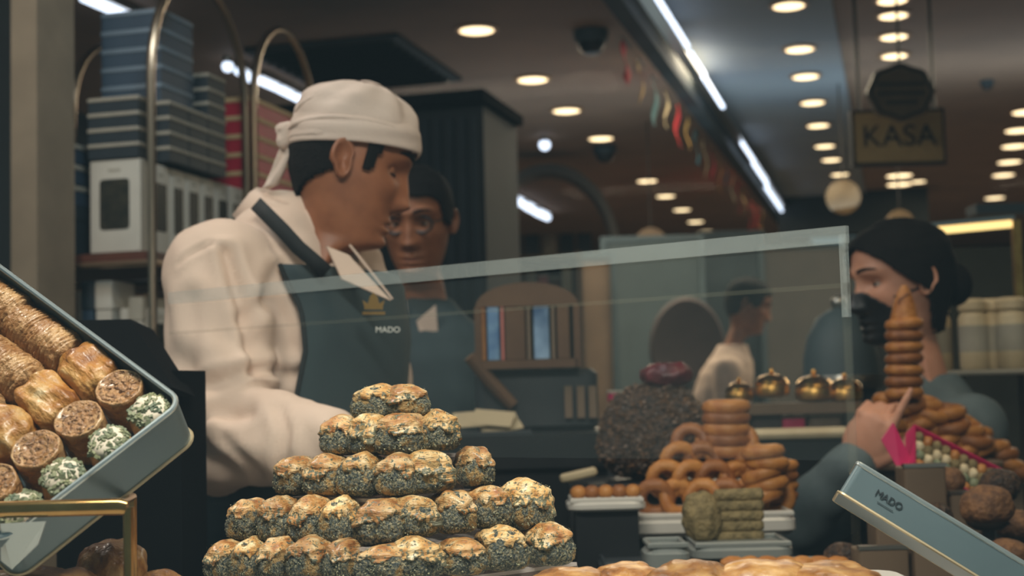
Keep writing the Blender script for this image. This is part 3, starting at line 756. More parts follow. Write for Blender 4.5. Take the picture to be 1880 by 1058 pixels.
class Torso:
    """stack of ellipses: (centre, half depth x, half width y); x forward along yaw"""
    def __init__(s,rows,yaw): s.rows=rows; s.yaw=yaw; s.fx=Vector((math.cos(yaw),math.sin(yaw),0)); s.fy=Vector((-math.sin(yaw),math.cos(yaw),0))
    def at(s,z):
        R_=s.rows
        for i in range(len(R_)-1):
            if R_[i][0].z<=z<=R_[i+1][0].z:
                t=(z-R_[i][0].z)/(R_[i+1][0].z-R_[i][0].z); t=t*t*(3-2*t)
                return R_[i][0].lerp(R_[i+1][0],(z-R_[i][0].z)/(R_[i+1][0].z-R_[i][0].z)),R_[i][1]+(R_[i+1][1]-R_[i][1])*t,R_[i][2]+(R_[i+1][2]-R_[i][2])*t
        r=R_[0] if z<R_[0][0].z else R_[-1]; return r
    def p(s,th,z,off=0):
        c,a,b=s.at(z); cc,ss=math.cos(th),math.sin(th); e=.82
        q=Vector(c)+s.fx*(math.copysign(abs(cc)**e,cc)*(a+off))+s.fy*(math.copysign(abs(ss)**e,ss)*(b+off)); q.z=z; return q
    def add(s,mb,off=0,nz=40):
        z0,z1=s.rows[0][0].z,s.rows[-1][0].z; zs=[z0+(z1-z0)*i/nz for i in range(nz+1)]; th=[2*math.pi*j/40 for j in range(40)]
        n0=len(mb.v); mb.grid(lambda z,t:s.p(t,z,off),zs,th,closed=True); mb.f.append(tuple(n0+i for i in range(39,-1,-1))); n=len(mb.v); mb.f.append(tuple(range(n-40,n)))
def eyebrows(root,M,m='hair'):
    for sy in (-1,1):
        pts=[hp(0,0)]; P=[]
        for k in range(9):
            y=sy*(.014+.042*k/8); z=.024+.006*math.sin(k/8*2.4)-.002*(k/8); th=math.asin(min(.98,abs(y)/.085))*(1 if y>0 else -1); q=hp(th,z,0,1); P.append(M@(q+Vector((.001,0,0))))
        MB().tube(P,[.0020,.0034,.0038,.0038,.0036,.0032,.0028,.002,.001],8).build('eyebrow',m,root)
def eyes(root,M,closed=True):
    for sy in (-1,1):
        th=.40*sy; c=hp(th,0,0,1)+Vector((-.0085,0,-.001))
        MB().ell(M@c,(.0125,.0125,.0118),M.to_3x3(),16,12).build('eye','skin' if closed else 'eye_white',root)
        if closed:
            P=[M@(c+Vector((.0128*math.cos(t),.0140*math.sin(t),-.0045-.001*math.cos(t)))) for t in [(-1.25+2.5*k/8) for k in range(9)]]
            MB().tube(P,[.0006,.0014,.0018,.002,.002,.002,.0018,.0014,.0006],6).build('eyelash','hair',root); continue
        f=c+Vector((.0105,sy*.001,-.002)); MB().ell(M@f,(.0030,.0050,.0050),M.to_3x3(),12,8).build('iris','hair',root)
        P=[M@(c+Vector((.0133*math.cos(t)*1.0,.0145*math.sin(t),.0012+.0028*math.cos(t)))) for t in [(-1.25+2.5*k/8) for k in range(9)]]
        MB().tube(P,[.0006,.0015,.0020,.0022,.0022,.0022,.0020,.0015,.0006],6).build('eyelid','skin',root)

def head_matrix(loc,yaw,tilt,roll=0,s=1.0):
    return Matrix.Translation(loc)@Matrix.Rotation(yaw,4,'Z')@Matrix.Rotation(tilt,4,'Y')@Matrix.Rotation(roll,4,'X')@Matrix.Scale(s,4)

# ---- the man serving at the counter
D=2.0
HM=head_matrix(pt(645,301,D),PSI+math.radians(6),math.radians(15),0,.93)@Matrix.Diagonal((.92,1,1,1))
tc=lambda px,py,d: pt(px,py,d)
TY=PSI-math.radians(24)
def trow(px,z,d,a,b):
    p=pt(px,529,d); return (Vector((p.x,p.y,z)),a,b)
rows=[trow(512,.82,2.06,.115,.165),trow(512,1.00,2.06,.12,.17),trow(518,1.15,2.06,.125,.178),trow(526,1.28,2.06,.130,.188),trow(532,1.38,2.06,.132,.195),trow(536,1.45,2.06,.122,.188),trow(540,1.50,2.05,.105,.160),trow(546,1.535,2.04,.085,.115),trow(552,1.565,2.03,.068,.075),trow(556,1.585,2.03,.060,.062)]
TS=Torso(rows,TY)
man=thing('person','man in white head cloth and dark apron serving behind the counter','person',(rows[0][0].x,rows[0][0].y,0))
SH=pt(408,505,1.90); EL=pt(418,812,1.80); WR=pt(600,812,1.70); 
FS=rows[4][0]+TS.fy*.19+Vector((0,0,.03)); FE=FS+Vector((.05,-.02,-.28)); FW=pt(655,830,1.85)
# body: head, neck, trunk, arms and hands
bb=MB(); hgm=head_grid(-.24); hgm.v=[tuple(HM@Vector(v)) for v in hgm.v]; bb.add(hgm.v,hgm.f)
for s_ in (-1,1):
    e=ear(s_); bb.add([HM@Vector(v) for v in e.v],e.f)
tb_=MB(); TS.add(tb_,-.03); 
limb(tb_,[SH,EL,WR],[.045,.038,.026]); limb(tb_,[FS,FE,FW],[.045,.038,.026])
hipz=.86; hc=rows[0][0]
for s_ in (-1,1):
    hj=Vector((hc.x,hc.y,.84))+TS.fy*s_*.09; limb(tb_,[hj,hj+Vector((.02,0,-.38)),hj+Vector((-.01,0,-.76))],[.075,.055,.04])
    limb(tb_,[hj+Vector((-.01,0,-.77)),hj+Vector((-.01,0,-.77))+TS.fx*.15],[.04,.032])
tm_=remesh(tb_,.012,3); q=mb_from(tm_); bb.add(q.v,q.f)
hd=(WR-EL).normalized(); hz=Vector((0,0,1)); hy=hz.cross(hd).normalized(); hz=hd.cross(hy)
h1=hand(frame(hd,hy,hz,WR+hd*.004),side=1,pose='grip'); bb.add(h1.v,h1.f)
hd=(FW-FE).normalized(); hz=Vector((0,0,1)); hy=hz.cross(hd).normalized(); hz=hd.cross(hy)
h2=hand(frame(hd,hy,hz,FW+hd*.004),side=-1,pose='grip'); bb.add(h2.v,h2.f)
bb.build('body','skin',man,sharp=None)
eyes(man,HM); eyebrows(man,HM)
P=[HM@(hp(t,-.081,0,1)+Vector((.0005,0,0))) for t in [(-.30+.60*k/10) for k in range(11)]]
MB().tube(P,[.001,.002,.0026,.003,.003,.003,.003,.003,.0026,.002,.001],6).build('mouth','lips',man)
# hair under the cloth
def hpred(t,z,p):
    if t>1.75: return z>-.078+.042*(math.pi-t) and z<.06
    if 1.06<t<1.36: return -.014<z<.06 and t>1.06+max(0,(.045-z))*2.6
    return 1.4<=t<=1.75 and .028<z<.06
hr=head_patch(hpred,.0045,disp=lambda p,t,z:p+Vector((0,0,0))); ho=solid(hr.build('hair','hair',None,sharp=None),.006)
ho.data.transform(HM); ho.data.transform(man.matrix_basis.inverted()); ho.parent=man
# head cloth: crown, band, knot and tails
def capline(x): return .020+.17*x
def coff(t,z): return .009+.010*max(0,min(1,(z-.05)/.05))
def cdisp(p,t,z):
    tt=t if t<=math.pi else t-2*math.pi; a=abs(tt)
    k=.0030*math.sin(9*a+z*60)*g(z-.085,.035)+.003*noise.noise(Vector((a*2,z*40,tt)))
    n=Vector((p.x,p.y,max(0,p.z-.03))).normalized(); return p+n*k+Vector((0,0,.004*g(p.x-.0,.07)*(1 if z>.06 else 0)))
ZC=[.116-.0005]+[.116-.12*i/60 for i in range(1,61)]
cp=head_patch(lambda t,z,p: z>capline(p.x)+.010,coff,zs=ZC,disp=cdisp,M=HM)
cp.f.append(tuple(range(len(TH)))) if False else None
co=solid(cp.build('head_cloth','cap',man,sharp=None),.004)
MB().ell(HM@Vector((0,0,.125)),(.02,.02,.004),HM.to_3x3()).build('cloth_crown','cap',co)
bd=MB().grid(lambda k,t:(lambda p:HM@p)(hp(t,max(-.03,capline(hp(t,.03,0,0).x)+k*.044),.0105-.005*max(0,-math.cos(t))+.004*math.sin(k*math.pi)+.0015*math.sin(k*9+abs(math.sin(t))*3),0)),[i/10 for i in range(11)],TH,closed=True)
solid(bd.build('cloth_band','cap',co,sharp=None),.003)
fo=MB()
for (z0,z1,x1) in ((.055,.060,-.1),(.082,.10,-.09)):
    for s_ in (-1,1):
        P=[]
        for k in range(14):
            t=s_*(.5+2.35*k/13); zz=z0+(z1-z0)*math.sin(k/13*math.pi)-.03*(k/13)**2; P.append(HM@cdisp(hp(t,zz,.013,0),t,zz))
        fo.tube(P,[.0015]+[.0034]*12+[.0015],8)
fo.build('cloth_folds','cap',co)
kn=HM@Vector((-.112,-.01,.020))
kb=MB(); kb.ell(kn,(.016,.014,.017)); kb.ell(kn+Vector((-.004,-.004,-.012)),(.011,.012,.012)); kb.ell(kn+Vector((-.008,0,.006)),(.010,.012,.009)); kn_me=remesh(kb,.004,2,lambda p:.0015*noise.noise(p*220)); obj('knot','cap',None) if False else obj('knot',kn_me,'cap',co)
def tail(P,wd,name='cloth_tail'):
    b=MB(); n=len(P); V=[];F=[]
    for i,(p,w_) in enumerate(zip(P,wd)):
        for j in range(7):
            t=j/6-.5; V.append(Vector(p)+CR*(w_*t)+CF*(.012*math.cos(t*5+i*.6)*.6))
    for i in range(n-1):
        for j in range(6): F.append((i*7+j,i*7+j+1,(i+1)*7+j+1,(i+1)*7+j))
    solid(b.add(V,F).build(name,'cap',co,sharp=None),.003)
tail([pt(538,245,1.99),pt(529,262,1.985),pt(521,285,1.98),pt(510,312,1.98),pt(498,338,1.98),pt(486,346,1.985)],[.012,.014,.018,.020,.018,.008])
tail([pt(545,242,1.99),pt(528,240,1.985),pt(510,238,1.98)],[.010,.009,.004])
# shirt: torso and sleeves in one
sb=MB(); TS.add(sb,.0)
limb(sb,[SH+Vector((.02,.03,-.015)),SH,SH.lerp(EL,.5)+CR*(-.01),EL,EL.lerp(WR,.5)+Vector((0,0,.004)),WR],[.072,.078,.070,.066,.055,.041])
limb(sb,[FS,FE,FW],[.075,.062,.045])
EA=(EL-SH).normalized()
CREASE=[([(436,474),(458,540),(482,620),(500,690)],.013,11),([(352,492),(378,466),(408,455),(432,470)],.004,5),([(505,560),(535,600),(545,650)],.006,12),
 ([(500,690),(548,700),(600,680)],.009,13),([(345,745),(420,712),(498,695)],.008,12),([(362,800),(440,765),(500,760)],.008,13),([(520,500),(500,560),(470,600)],.006,12),([(455,800),(500,840),(520,870)],.006,11),([(560,760),(575,800),(570,850)],.006,9),([(380,560),(390,640),(385,700)],.005,16)]
def wrinkle(p):
    q=p-SH; s=q.dot(CR); u=q.z
    k=.0075*noise.noise(Vector((s*12+u*7,u*4-s*3,p.y*6)))+.0050*noise.noise(Vector((s*26+u*20,u*10,p.y*12)))
    w_=math.exp(-((p-EL).length/.11)**2); k+=w_*.010*math.sin((p-EL).dot((CR*.6+Vector((0,0,.8))))*85+2*noise.noise(p*9))
    t=(p-EL).dot((WR-EL).normalized())
    if p.z<1.30 and t>.0 : k+=.005*noise.noise(Vector((t*38,p.z*12,p.y*9)))
    X_=408+s/mpp(1.85); Y_=505-u/mpp(1.85)
    if X_<640 and (p-pt(X_,Y_,1.85)).dot(CF)<.16:
        for (poly,dep,wd_) in CREASE:
            m=1e9
            for (ax,ay),(bx,by) in zip(poly[:-1],poly[1:]):
                dx,dy=bx-ax,by-ay; t_=max(0,min(1,((X_-ax)*dx+(Y_-ay)*dy)/(dx*dx+dy*dy))); m=min(m,math.hypot(X_-ax-dx*t_,Y_-ay-dy*t_))
            if m<wd_*4: k+=-dep*math.exp(-(m/wd_)**2)+dep*.45*math.exp(-((m-wd_*2)/wd_)**2)
    return k
sm_=remesh(sb,.0068,5,wrinkle); sh=obj('shirt',sm_,'shirt',man)
# sleeve seam over the shoulder
P=[pt(x,y,dd) for x,y,dd in ((352,492,1.82),(378,466,1.815),(408,455,1.815),(432,476,1.82),(447,520,1.83),(458,580,1.835))]
# collar
ncx=pt(560,420,2.03); nd=(HM.to_3x3()@Vector((0,0,1))).normalized()
ca=Vector((TS.fx.x,TS.fx.y,-.42)).normalized(); cb=TS.fy.copy(); cn=ca.cross(cb).normalized()
if cn.z<0: cn=-cn
CC=pt(553,408,2.03)
def colr(k,t):
    # k 0..1: inner bottom, stand top, fold, outer tip
    r=[(.066,-.012),(.067,.018),(.0715,.024),(.077,.016),(.090,-.022)][k]; f=max(0,math.cos(t))
    tip=.030*g(abs(t)-.42,.32) if k==4 else 0
    return CC+ca*((r[0]+.006+ (.012 if k==4 else 0)*f)*math.cos(t))+cb*((r[0]-.002)*math.sin(t))+cn*(r[1]-tip)
ct=[.30+(2*math.pi-.60)*j/60 for j in range(61)]
cl=MB().grid(lambda k,t:colr(k,t),[0,1,2,3,4],ct); so_=solid(cl.build('collar','shirt',man,sharp=None),.003)
# collar wings at the throat
wg=MB(); 
def tri(a,b,c,t=.003):
    n=(b-a).cross(c-a).normalized()*t; wg.add([a,b,c,a+n,b+n,c+n],[(0,1,2),(5,4,3),(0,3,4,1),(1,4,5,2),(2,5,3,0)])
tri(pt(600,452,1.905),pt(640,468,1.915),pt(718,552,1.925)); tri(pt(600,452,1.905),pt(718,552,1.925),pt(628,512,1.90))
tri(pt(640,444,1.955),pt(662,470,1.965),pt(722,548,1.955)); wg.build('collar_points','shirt',man,smooth=False)
# apron bib, skirt and straps
def bibmax(z):
    zs=[.55,.95,1.10,1.16,1.20,1.28,1.36,1.42,1.475]; ts=[3.1,3.1,3.1,2.2,1.05,.80,.70,.74,.95]
    return float(np.interp(z,zs,ts))
zs=[.82+(1.475-.82)*i/40 for i in range(41)]; us=[-1+2*j/40 for j in range(41)]
ap=MB().grid(lambda z,u:TS.p(u*bibmax(z),z,.013+.002*noise.noise(Vector((u*3,z*9,1)))),zs,us)
apo=solid(ap.build('apron_bib','apron',man,sharp=None),.004)
sk=MB().grid(lambda z,u:TS.p(u*2.3,.82,.02+.03*(.82-z)+.008*math.sin(u*17)*(.82-z))+Vector((0,0,z-.82)),[.42+.40*i/12 for i in range(13)],us)
solid(sk.build('apron_skirt','apron',man,sharp=None),.004)
def ribbon(P,w_,name,m,parent,nrm):
    V=[];F=[]
    for i,p in enumerate(P):
        a=P[max(0,i-1)];b=P[min(len(P)-1,i+1)]; t=(b-a).normalized(); s=t.cross(nrm).normalized(); V+= [p+s*w_/2,p-s*w_/2]
    for i in range(len(P)-1): F.append((2*i,2*i+1,2*i+3,2*i+2))
    return solid(MB().add(V,F).build(name,m,parent,sharp=None),.003)
ribbon([pt(470,374,1.925),pt(492,396,1.905),pt(520,424,1.89),pt(548,455,1.885),pt(575,478,1.885),pt(600,500,1.89)],.020,'apron_strap','apron_black',man,CF)
# second strap and waist edge piping
MB().tube([TS.p(-bibmax(z),z,.016) for z in zs[8:]],.0035,6).build('apron_piping','apron_black',man)
# emblem and lettering on the bib
em=MB(); c=pt(686,558,1.90)
X=CR;Y=CU
ring=[(-20,12),(20,12),(20,6),(24,-8),(12,0),(8,-16),(0,-24),(-8,-16),(-12,0),(-24,-8),(-20,6)]
pv=[c+X*(a*mpp(1.9)*.85)-Y*(b_*mpp(1.9)*.85) for a,b_ in ring]; n=len(pv)
em.add(pv+[p-CF*.002 for p in pv],[tuple(range(n)),tuple(range(2*n-1,n-1,-1))]+[(i,(i+1)%n,n+(i+1)%n,n+i) for i in range(n)])
em.box(c-Y*.0125,(.03,.003,.004),frame(X,-CF,Y)); em.build('pin_badge','gold_dull',man,smooth=False)
tm=text_mesh('MADO',.011,.0004); tm.transform(frame(X,Y,-CF,pt(712,606,1.885))); obj('bib_lettering',tm,'white_badge',man)
# trousers
tr_=MB()
for s_ in (-1,1):
    hj=Vector((hc.x,hc.y,.84))+TS.fy*s_*.09; limb(tr_,[hj,hj+Vector((.02,0,-.38)),hj+Vector((-.01,0,-.72))],[.095,.075,.06])
tr_.ell((hc.x,hc.y,.84),(.13,.16,.12),Matrix.Rotation(TY,4,'Z')); obj('trousers',remesh(tr_,.015,4),'apron_black',man)
shoes=MB()
for s_ in (-1,1):
    hj=Vector((hc.x,hc.y,.04))+TS.fy*s_*.09; shoes.ell(hj+TS.fx*.06+Vector((-.01,0,.005)),(.14,.05,.045),Matrix.Rotation(TY,4,'Z')).build('shoe','black_plastic',man) if False else None
    MB().ell(hj+TS.fx*.06+Vector((-.01,0,.006)),(.14,.05,.045),Matrix.Rotation(TY,4,'Z')).build('shoe','black_plastic',man)

# ---- generic simpler figure
def figure(name,label,hpx,hd,yaw,tilt,skin,topm,tyaw,shirt=None,hairm='hair',hairpred=None,hairoff=.006,arms=None,armrad=None,hands=None,width=1.0,scale=1.0,neck_drop=.25,eyes_closed=False,roll=0,lean=(0,0)):
    hl=pt(hpx[0],hpx[1],hd); HMx=head_matrix(hl,yaw,tilt,roll,scale)
    nb=HMx@Vector((-.03,0,-.215)); fx=Vector((math.cos(tyaw),math.sin(tyaw),0)); fy=Vector((-math.sin(tyaw),math.cos(tyaw),0))
    top=nb.z; k=top/1.50
    def row(dz,a,b): 
        t=(top-dz*k)
        return (Vector((nb.x+lean[0]*dz,nb.y+lean[1]*dz,t)),a*width,b*width)
    rw=[row(r[0],r[1],r[2]) for r in [(.68,.12,.17),(.5,.115,.155),(.34,.118,.165),(.22,.12,.18),(.12,.112,.185),(.06,.095,.165),(.02,.075,.11),(-.01,.062,.07),(-.03,.056,.058)]]
    T_=Torso(rw,tyaw); root=thing(name,label,'person',(nb.x,nb.y,0))
    b=MB(); h=head_grid(-.24); b.add([HMx@Vector(v) for v in h.v],h.f)
    for s_ in (-1,1): e=ear(s_); b.add([HMx@Vector(v) for v in e.v],e.f)
    tb=MB(); T_.add(tb,-.025)
    S=[rw[4][0]+fy*s_*.175*width+Vector((0,0,.025)) for s_ in (-1,1)]
    A=arms or [None,None]; AP=[]
    for i,s_ in enumerate((-1,1)):
        ap_=A[i] or [S[i]+Vector((0,0,-.27))+fy*s_*.03,S[i]+Vector((0,0,-.50))+fx*.08+fy*s_*.02]
        AP.append([S[i]]+list(ap_)); limb(tb,AP[-1],[.042,.034,.024])
    hc_=Vector((nb.x+lean[0]*.68,nb.y+lean[1]*.68,rw[0][0].z+.03))
    for s_ in (-1,1):
        hj=hc_+fy*s_*.085; L=hj.z; limb(tb,[hj,hj-Vector((0,0,L*.48)),hj-Vector((0,0,L-.06))],[.075,.052,.038]); limb(tb,[hj-Vector((0,0,L-.05)),hj-Vector((0,0,L-.04))+fx*.14],[.038,.03])
    m=remesh(tb,.013,3); q=mb_from(m); b.add(q.v,q.f)
    for i,s_ in enumerate((-1,1)):
        P=AP[i]; d_=(P[-1]-P[-2]).normalized(); hz=Vector((0,0,1)) if abs(d_.z)<.9 else -fx; ps='relaxed'
        if hands and hands[i]: ps,hz,sd_,d_=hands[i]
        else: sd_=-s_
        hy=hz.cross(d_).normalized(); hz=d_.cross(hy); hh=hand(frame(d_,hy,hz,P[-1]+d_*.004),side=sd_,pose=ps,scale=scale); b.add(hh.v,hh.f)
    b.build('body',skin,root,sharp=None)
    eyes(root,HMx,eyes_closed); eyebrows(root,HMx)
    P=[HMx@(hp(t,-.081,0,1)+Vector((.0005,0,0))) for t in [(-.30+.60*k_/10) for k_ in range(11)]]
    MB().tube(P,[.001,.002,.0026,.003,.003,.003,.003,.003,.0026,.002,.001],6).build('mouth','lips',root)
    if hairpred:
        hm=head_patch(hairpred,hairoff,disp=lambda p,t,z:p*(1+.03*noise.noise(p*30)),M=HMx); solid(hm.build('hair',hairm,root,sharp=None),.008)
        MB().ell(HMx@Vector((-.005,0,.112)),(.045,.04,.012),HMx.to_3x3()).build('hair_crown',hairm,root)
    s=MB(); T_.add(s,.004)
    ar=armrad or [.070,.056,.044]
    for i in range(2): limb(s,AP[i],ar)
    obj('shirt' ,remesh(s,.010,5,lambda p:.005*noise.noise(Vector((p.x*22+p.z*10,p.y*20,p.z*14)))),topm,root)
    t=MB()
    for s_ in (-1,1):
        hj=hc_+fy*s_*.085; L=hj.z; limb(t,[hj,hj-Vector((0,0,L*.48)),hj-Vector((0,0,L-.10))],[.095,.072,.058])
    t.ell(hc_,(.125,.15,.12),Matrix.Rotation(tyaw,4,'Z')); obj('trousers',remesh(t,.018,4),'apron_black',root)
    for s_ in (-1,1):
        MB().ell(hc_+fy*s_*.085+fx*.05-Vector((0,0,hc_.z-.046)),(.135,.05,.045),Matrix.Rotation(tyaw,4,'Z')).build('shoe','black_plastic',root)
    return root,HMx,T_
short=lambda t,z,p: z>float(np.interp(t,[0,.7,.95,1.1,1.4,1.5,1.75,2.1,3.15],[.062,.058,.045,-.004,-.012,.008,.0,-.05,-.07]))
# man with glasses: a reflection built as a solid figure behind the server
gl,GM,GT=figure('person','reflected bespectacled man in dark vest, built solid just behind the server','person' and (764,404),3.2,PSI-math.radians(90+8),math.radians(12),'skin','apron',PSI-math.radians(85),hairpred=short)
for s_ in (-1,1):
    th=.40*s_; c=hp(th,0,0,1); P=[GM@(Vector((c.x+.016,c.y+.0235*math.cos(a),c.z-.003+.018*math.sin(a)))) for a in [2*math.pi*k/24 for k in range(24)]]
    fr=MB().tube(P,.0030,8,closed=True).build('spectacle_rim','black_plastic',gl)
    MB().tube([GM@Vector((c.x+.012,c.y+s_*.0235,.002)),GM@Vector((.03,s_*.078,.004)),GM@Vector((-.02,s_*.079,0))],.0016,6).build('spectacle_arm','black_plastic',gl)
MB().tube([GM@Vector((hp(.4,0,0,1).x+.012,-.0125,.002)),GM@Vector((hp(.4,0,0,1).x+.013,0,.005)),GM@Vector((hp(.4,0,0,1).x+.012,.0125,.002))],.0016,6).build('spectacle_bridge','black_plastic',gl)
wg=MB(); dd=3.16
tri(pt(726,548,dd),pt(752,600,dd),pt(741,622,dd)); tri(pt(765,590,dd),pt(800,560,dd),pt(806,632,dd+.01)); tri(pt(765,590,dd),pt(806,632,dd+.01),pt(778,640,dd)); tri(pt(752,600,dd+.004),pt(726,548,dd+.004),pt(745,550,dd+.02))
wg.build('collar_points','shirt',gl,smooth=False)
# man at the far counter, seen from the side
fm_,FM,FT=figure('person','dark-haired man in a pale shirt at the far counter, facing right','person' and (1374,560),6.3,PSI+math.radians(-6),math.radians(14),'skin','shirt',PSI-math.radians(5),hairpred=short,width=1.05,lean=(-.25,-.05))
# customer's reflection in the window, built as a solid figure raising a hand
wl=lambda t,z,p: z>float(np.interp(t,[0,.4,.8,1.1,1.35,1.6,1.85,3.15],[.075,.066,.045,.015,-.005,-.02,-.10,-.11]))
wE=pt(1440,985,2.50); wW=pt(1568,856,2.36)
cu,UM,UT=figure('person','reflected dark-haired customer in grey jacket raising a pointing hand, built solid at the right','person' and (1652,515),2.80,PSI+math.radians(180+14),math.radians(6),'skin_light','sleeve',PSI+math.radians(180+10),hairpred=wl,hairoff=.012,arms=[None,[wE,wW]],armrad=[.07,.055,.043],hands=[None,('point',-CF*.8-CR*.5,-1,(pt(1632,722,2.33)-wW).normalized())],width=.92,scale=1.0)
MB().ell(UM@Vector((-.115,0,-.02)),(.035,.045,.045),UM.to_3x3()).build('hair_bun','hair',cu)
# face covering
mk=head_patch(lambda t,z,p: t<1.0 and -.118<z<-.012-.05*(t)**2,.007,face=1,M=UM); solid(mk.build('face_mask','black_plastic',cu,sharp=None),.003)
for s_ in (-1,1):
    P=[UM@hp(s_*t,-.03+.02*(t-1.0),.006,0) for t in (.95,1.1,1.25,1.4,1.55)]; MB().tube(P,.002,6).build('mask_strap','black_plastic',cu)

# ------------------------------------------------------------------ ceiling lamps
def downlight(p,r,label,group,name='ceiling_lamp'):
    t=thing(name,label,'lamp',p,None,group)
    MB().lathe([(r*.98,-.001),(r*1.22,-.002),(r*1.25,-.008),(r*1.0,-.012),(r*.96,-.006)],28,None,p).build('rim','lamp_rim',t)
    MB().lathe([(r*.97,-.0105),(r*.9,-.012),(1e-3,-.013)],28,None,p).build('lens','lamp_lens',t)
ROWS=[('left',[(875,55),(978,146),(1040,203),(1103,254),(1188,332),(1222,360),(1252,385),(1277,407),(1296,425)],.078,CEIL),
('cove',[(1448,10),(1468,90),(1479,140),(1492,188),(1502,230),(1514,268),(1526,293),(1542,320)],.066,CEIL-.02),
('centre',[(1638,0),(1640,28),(1641,67),(1642,102)],.062,CEIL),
('middle',[(1686,333),(1686,353)],.060,CEIL),
('far right',[(1885,205),(1870,239),(1862,268),(1853,297),(1842,321),(1826,363)],.085,CEIL)]
for nm,ps,r,zc in ROWS:
    for k,(px,py) in enumerate(ps):
        p=on_z(px,py,zc-.006); downlight((p.x,p.y,zc),r,f'{ORD[k]} round downlight from the near end of the {nm} ceiling row','downlights on the ceiling')
# bright cluster under the sign
for k,py in enumerate((322,338,352,364)):
    p=on_z(1651,py,CEIL-.006); downlight((p.x,p.y,CEIL),.10,f'{ORD[k]} lamp from the top in the bright cluster below the hanging sign','bright lamp cluster')
# linear LED track on the left
def bar_lamp(a,b,r,label,m='lamp_white',name='tube_lamp',group='tube lamps along the left ceiling'):
    t=thing(name,label,'lamp',tuple(a),None,group); d=(b-a)
    MB().tube([a,a+d*.02,b-d*.02,b],[r*.7,r,r,r*.7],10).build('tube',m,t)
    n=d.normalized(); MB().box((a+b)/2+Vector((0,0,r*1.6)),(d.length,r*3,r*1.2),frame(n,Vector((0,0,1)).cross(n).normalized(),n.cross(Vector((0,0,1)).cross(n).normalized()))).build('housing','steel',t,smooth=False)
for k,(x0,y0,x1,y1) in enumerate([(150,-6,268,46),(436,130,462,146),(474,147,508,162),(512,164,536,176),(540,178,566,190),(938,365,958,374),(964,378,978,386),(984,390,1006,400)]):
    zc=CEIL-.05; bar_lamp(on_z(x0,y0,zc),on_z(x1,y1,zc),.018 if k<5 else .03,f'{ORD[k]} white tube lamp from the near end of the left ceiling track')
for k,(px,py,r) in enumerate([(418,122,.026),(1000,266,.035)]):
    p=on_z(px,py,CEIL-.05); t=thing('spot_lamp',['small white spot lamp above the boxes on the rack','small white spot lamp above the grey arch'][k],'lamp',(p.x,p.y,CEIL))
    MB().ell(p,r).build('bulb','lamp_white',t); MB().lathe([(r*.5,0),(r*.8,.02),(r*.8,.05)],14,None,p).build('socket','steel',t)
# LED strip along the fascia
st_=thing('led_strip','cool white LED strip along the dark ceiling fascia','lamp',(-.915,3,CEIL-.1))
segs=[(1203,-6,1232,34),(1234,40,1262,84),(1268,96,1292,138),(1292,140,1326,196),(1364,262,1382,296),(1384,300,1408,340),(1410,344,1446,408)]
for (x0,y0,x1,y1) in segs:
    a=on_x(x0,y0,-.918); b=on_x(x1,y1,-.918); b.z=a.z=CEIL-.13
    a=on_z(x0,y0,CEIL-.13); b=on_z(x1,y1,CEIL-.13); a.x=b.x=(a.x+b.x)/2
    MB().tube([a,b],.012,8).build('led_segment','lamp_white',st_)
a=on_z(1203,-6,CEIL-.13); b=on_z(1446,408,CEIL-.13); MB().box(((a.x+b.x)/2-.01,(a.y+b.y)/2,CEIL-.13+.028),(.05,abs(b.y-a.y)+.6,.012)).build('channel','steel',st_,smooth=False)
# small flags hanging on the fascia
fl=['flag_red','flag_gold','flag_teal','flag_cream']
fc=['red','gold','teal','cream']
FX=-1.03
for k in range(18):
    yy=5.75+k*.36; L=.16+.07*((k*37)%5)/5
    if k in (14,15): L=.34
    mb=MB(); P=[]
    for i in range(7):
        for j in range(4): P.append(Vector((FX-.012*math.sin(i*1.1+k)-.004*j,yy+.055*(j-1.5)*(1-.10*i if k%2 else 1),CEIL-.17-L*i/6)))
    F=[(i*4+j,i*4+j+1,(i+1)*4+j+1,(i+1)*4+j) for i in range(6) for j in range(3)]
    m=k%4 if k not in(14,15) else 0
    t=thing('hanging_flag',f'{ORD[k]} small flag from the near end hanging along the fascia, {fc[m]}','flag',(FX,yy,CEIL-.17),None,'flags along the ceiling fascia')
    solid(mb.add(P,F).build('cloth',fl[m],t,sharp=None),.002); MB().tube([Vector((FX,yy-.09,CEIL-.168)),Vector((FX,yy+.09,CEIL-.168))],.004,6).build('rod','sign_dark',t)
# domes and smoke detector
def dome(px,py,zc,r,label):
    p=on_z(px,py,zc); t=thing('camera_dome',label,'camera',(p.x,p.y,zc)); 
    MB().lathe([(r,.0),(r*1.05,-.01),(r*1.0,-r*.55),(r*.9,-r*.75)],24,None,(p.x,p.y,zc)).build('housing','panel_blue',t)
    MB().lathe([(r*.84,-r*.70),(r*.78,-r*1.05),(r*.5,-r*1.4),(1e-3,-r*1.5)],24,None,(p.x,p.y,zc)).build('dome','black_plastic',t)
dome(1085,56,CEIL,.075,'dark security camera dome on the brown ceiling'); dome(1110,268,CEIL,.075,'small far security dome beyond the left downlights'); dome(1812,148,CEIL,.035,'tiny black dome on the ceiling right of the sign')
# ceiling hatch at the left
a=on_z(530,30,CEIL); h_=thing('ceiling_vent','dark rectangular ceiling vent above the man','vent',(-2.45,6.35,CEIL-.01))
MB().box((-2.45,6.35,CEIL-.012),(.75,.95,.02)).build('frame','wall_dark',h_,smooth=False)
for i in range(9): MB().box((-2.45,5.95+i*.1,CEIL-.03),(.66,.06,.012),Matrix.Rotation(.5,4,'X')).build('slat','black_plastic',h_,smooth=False)

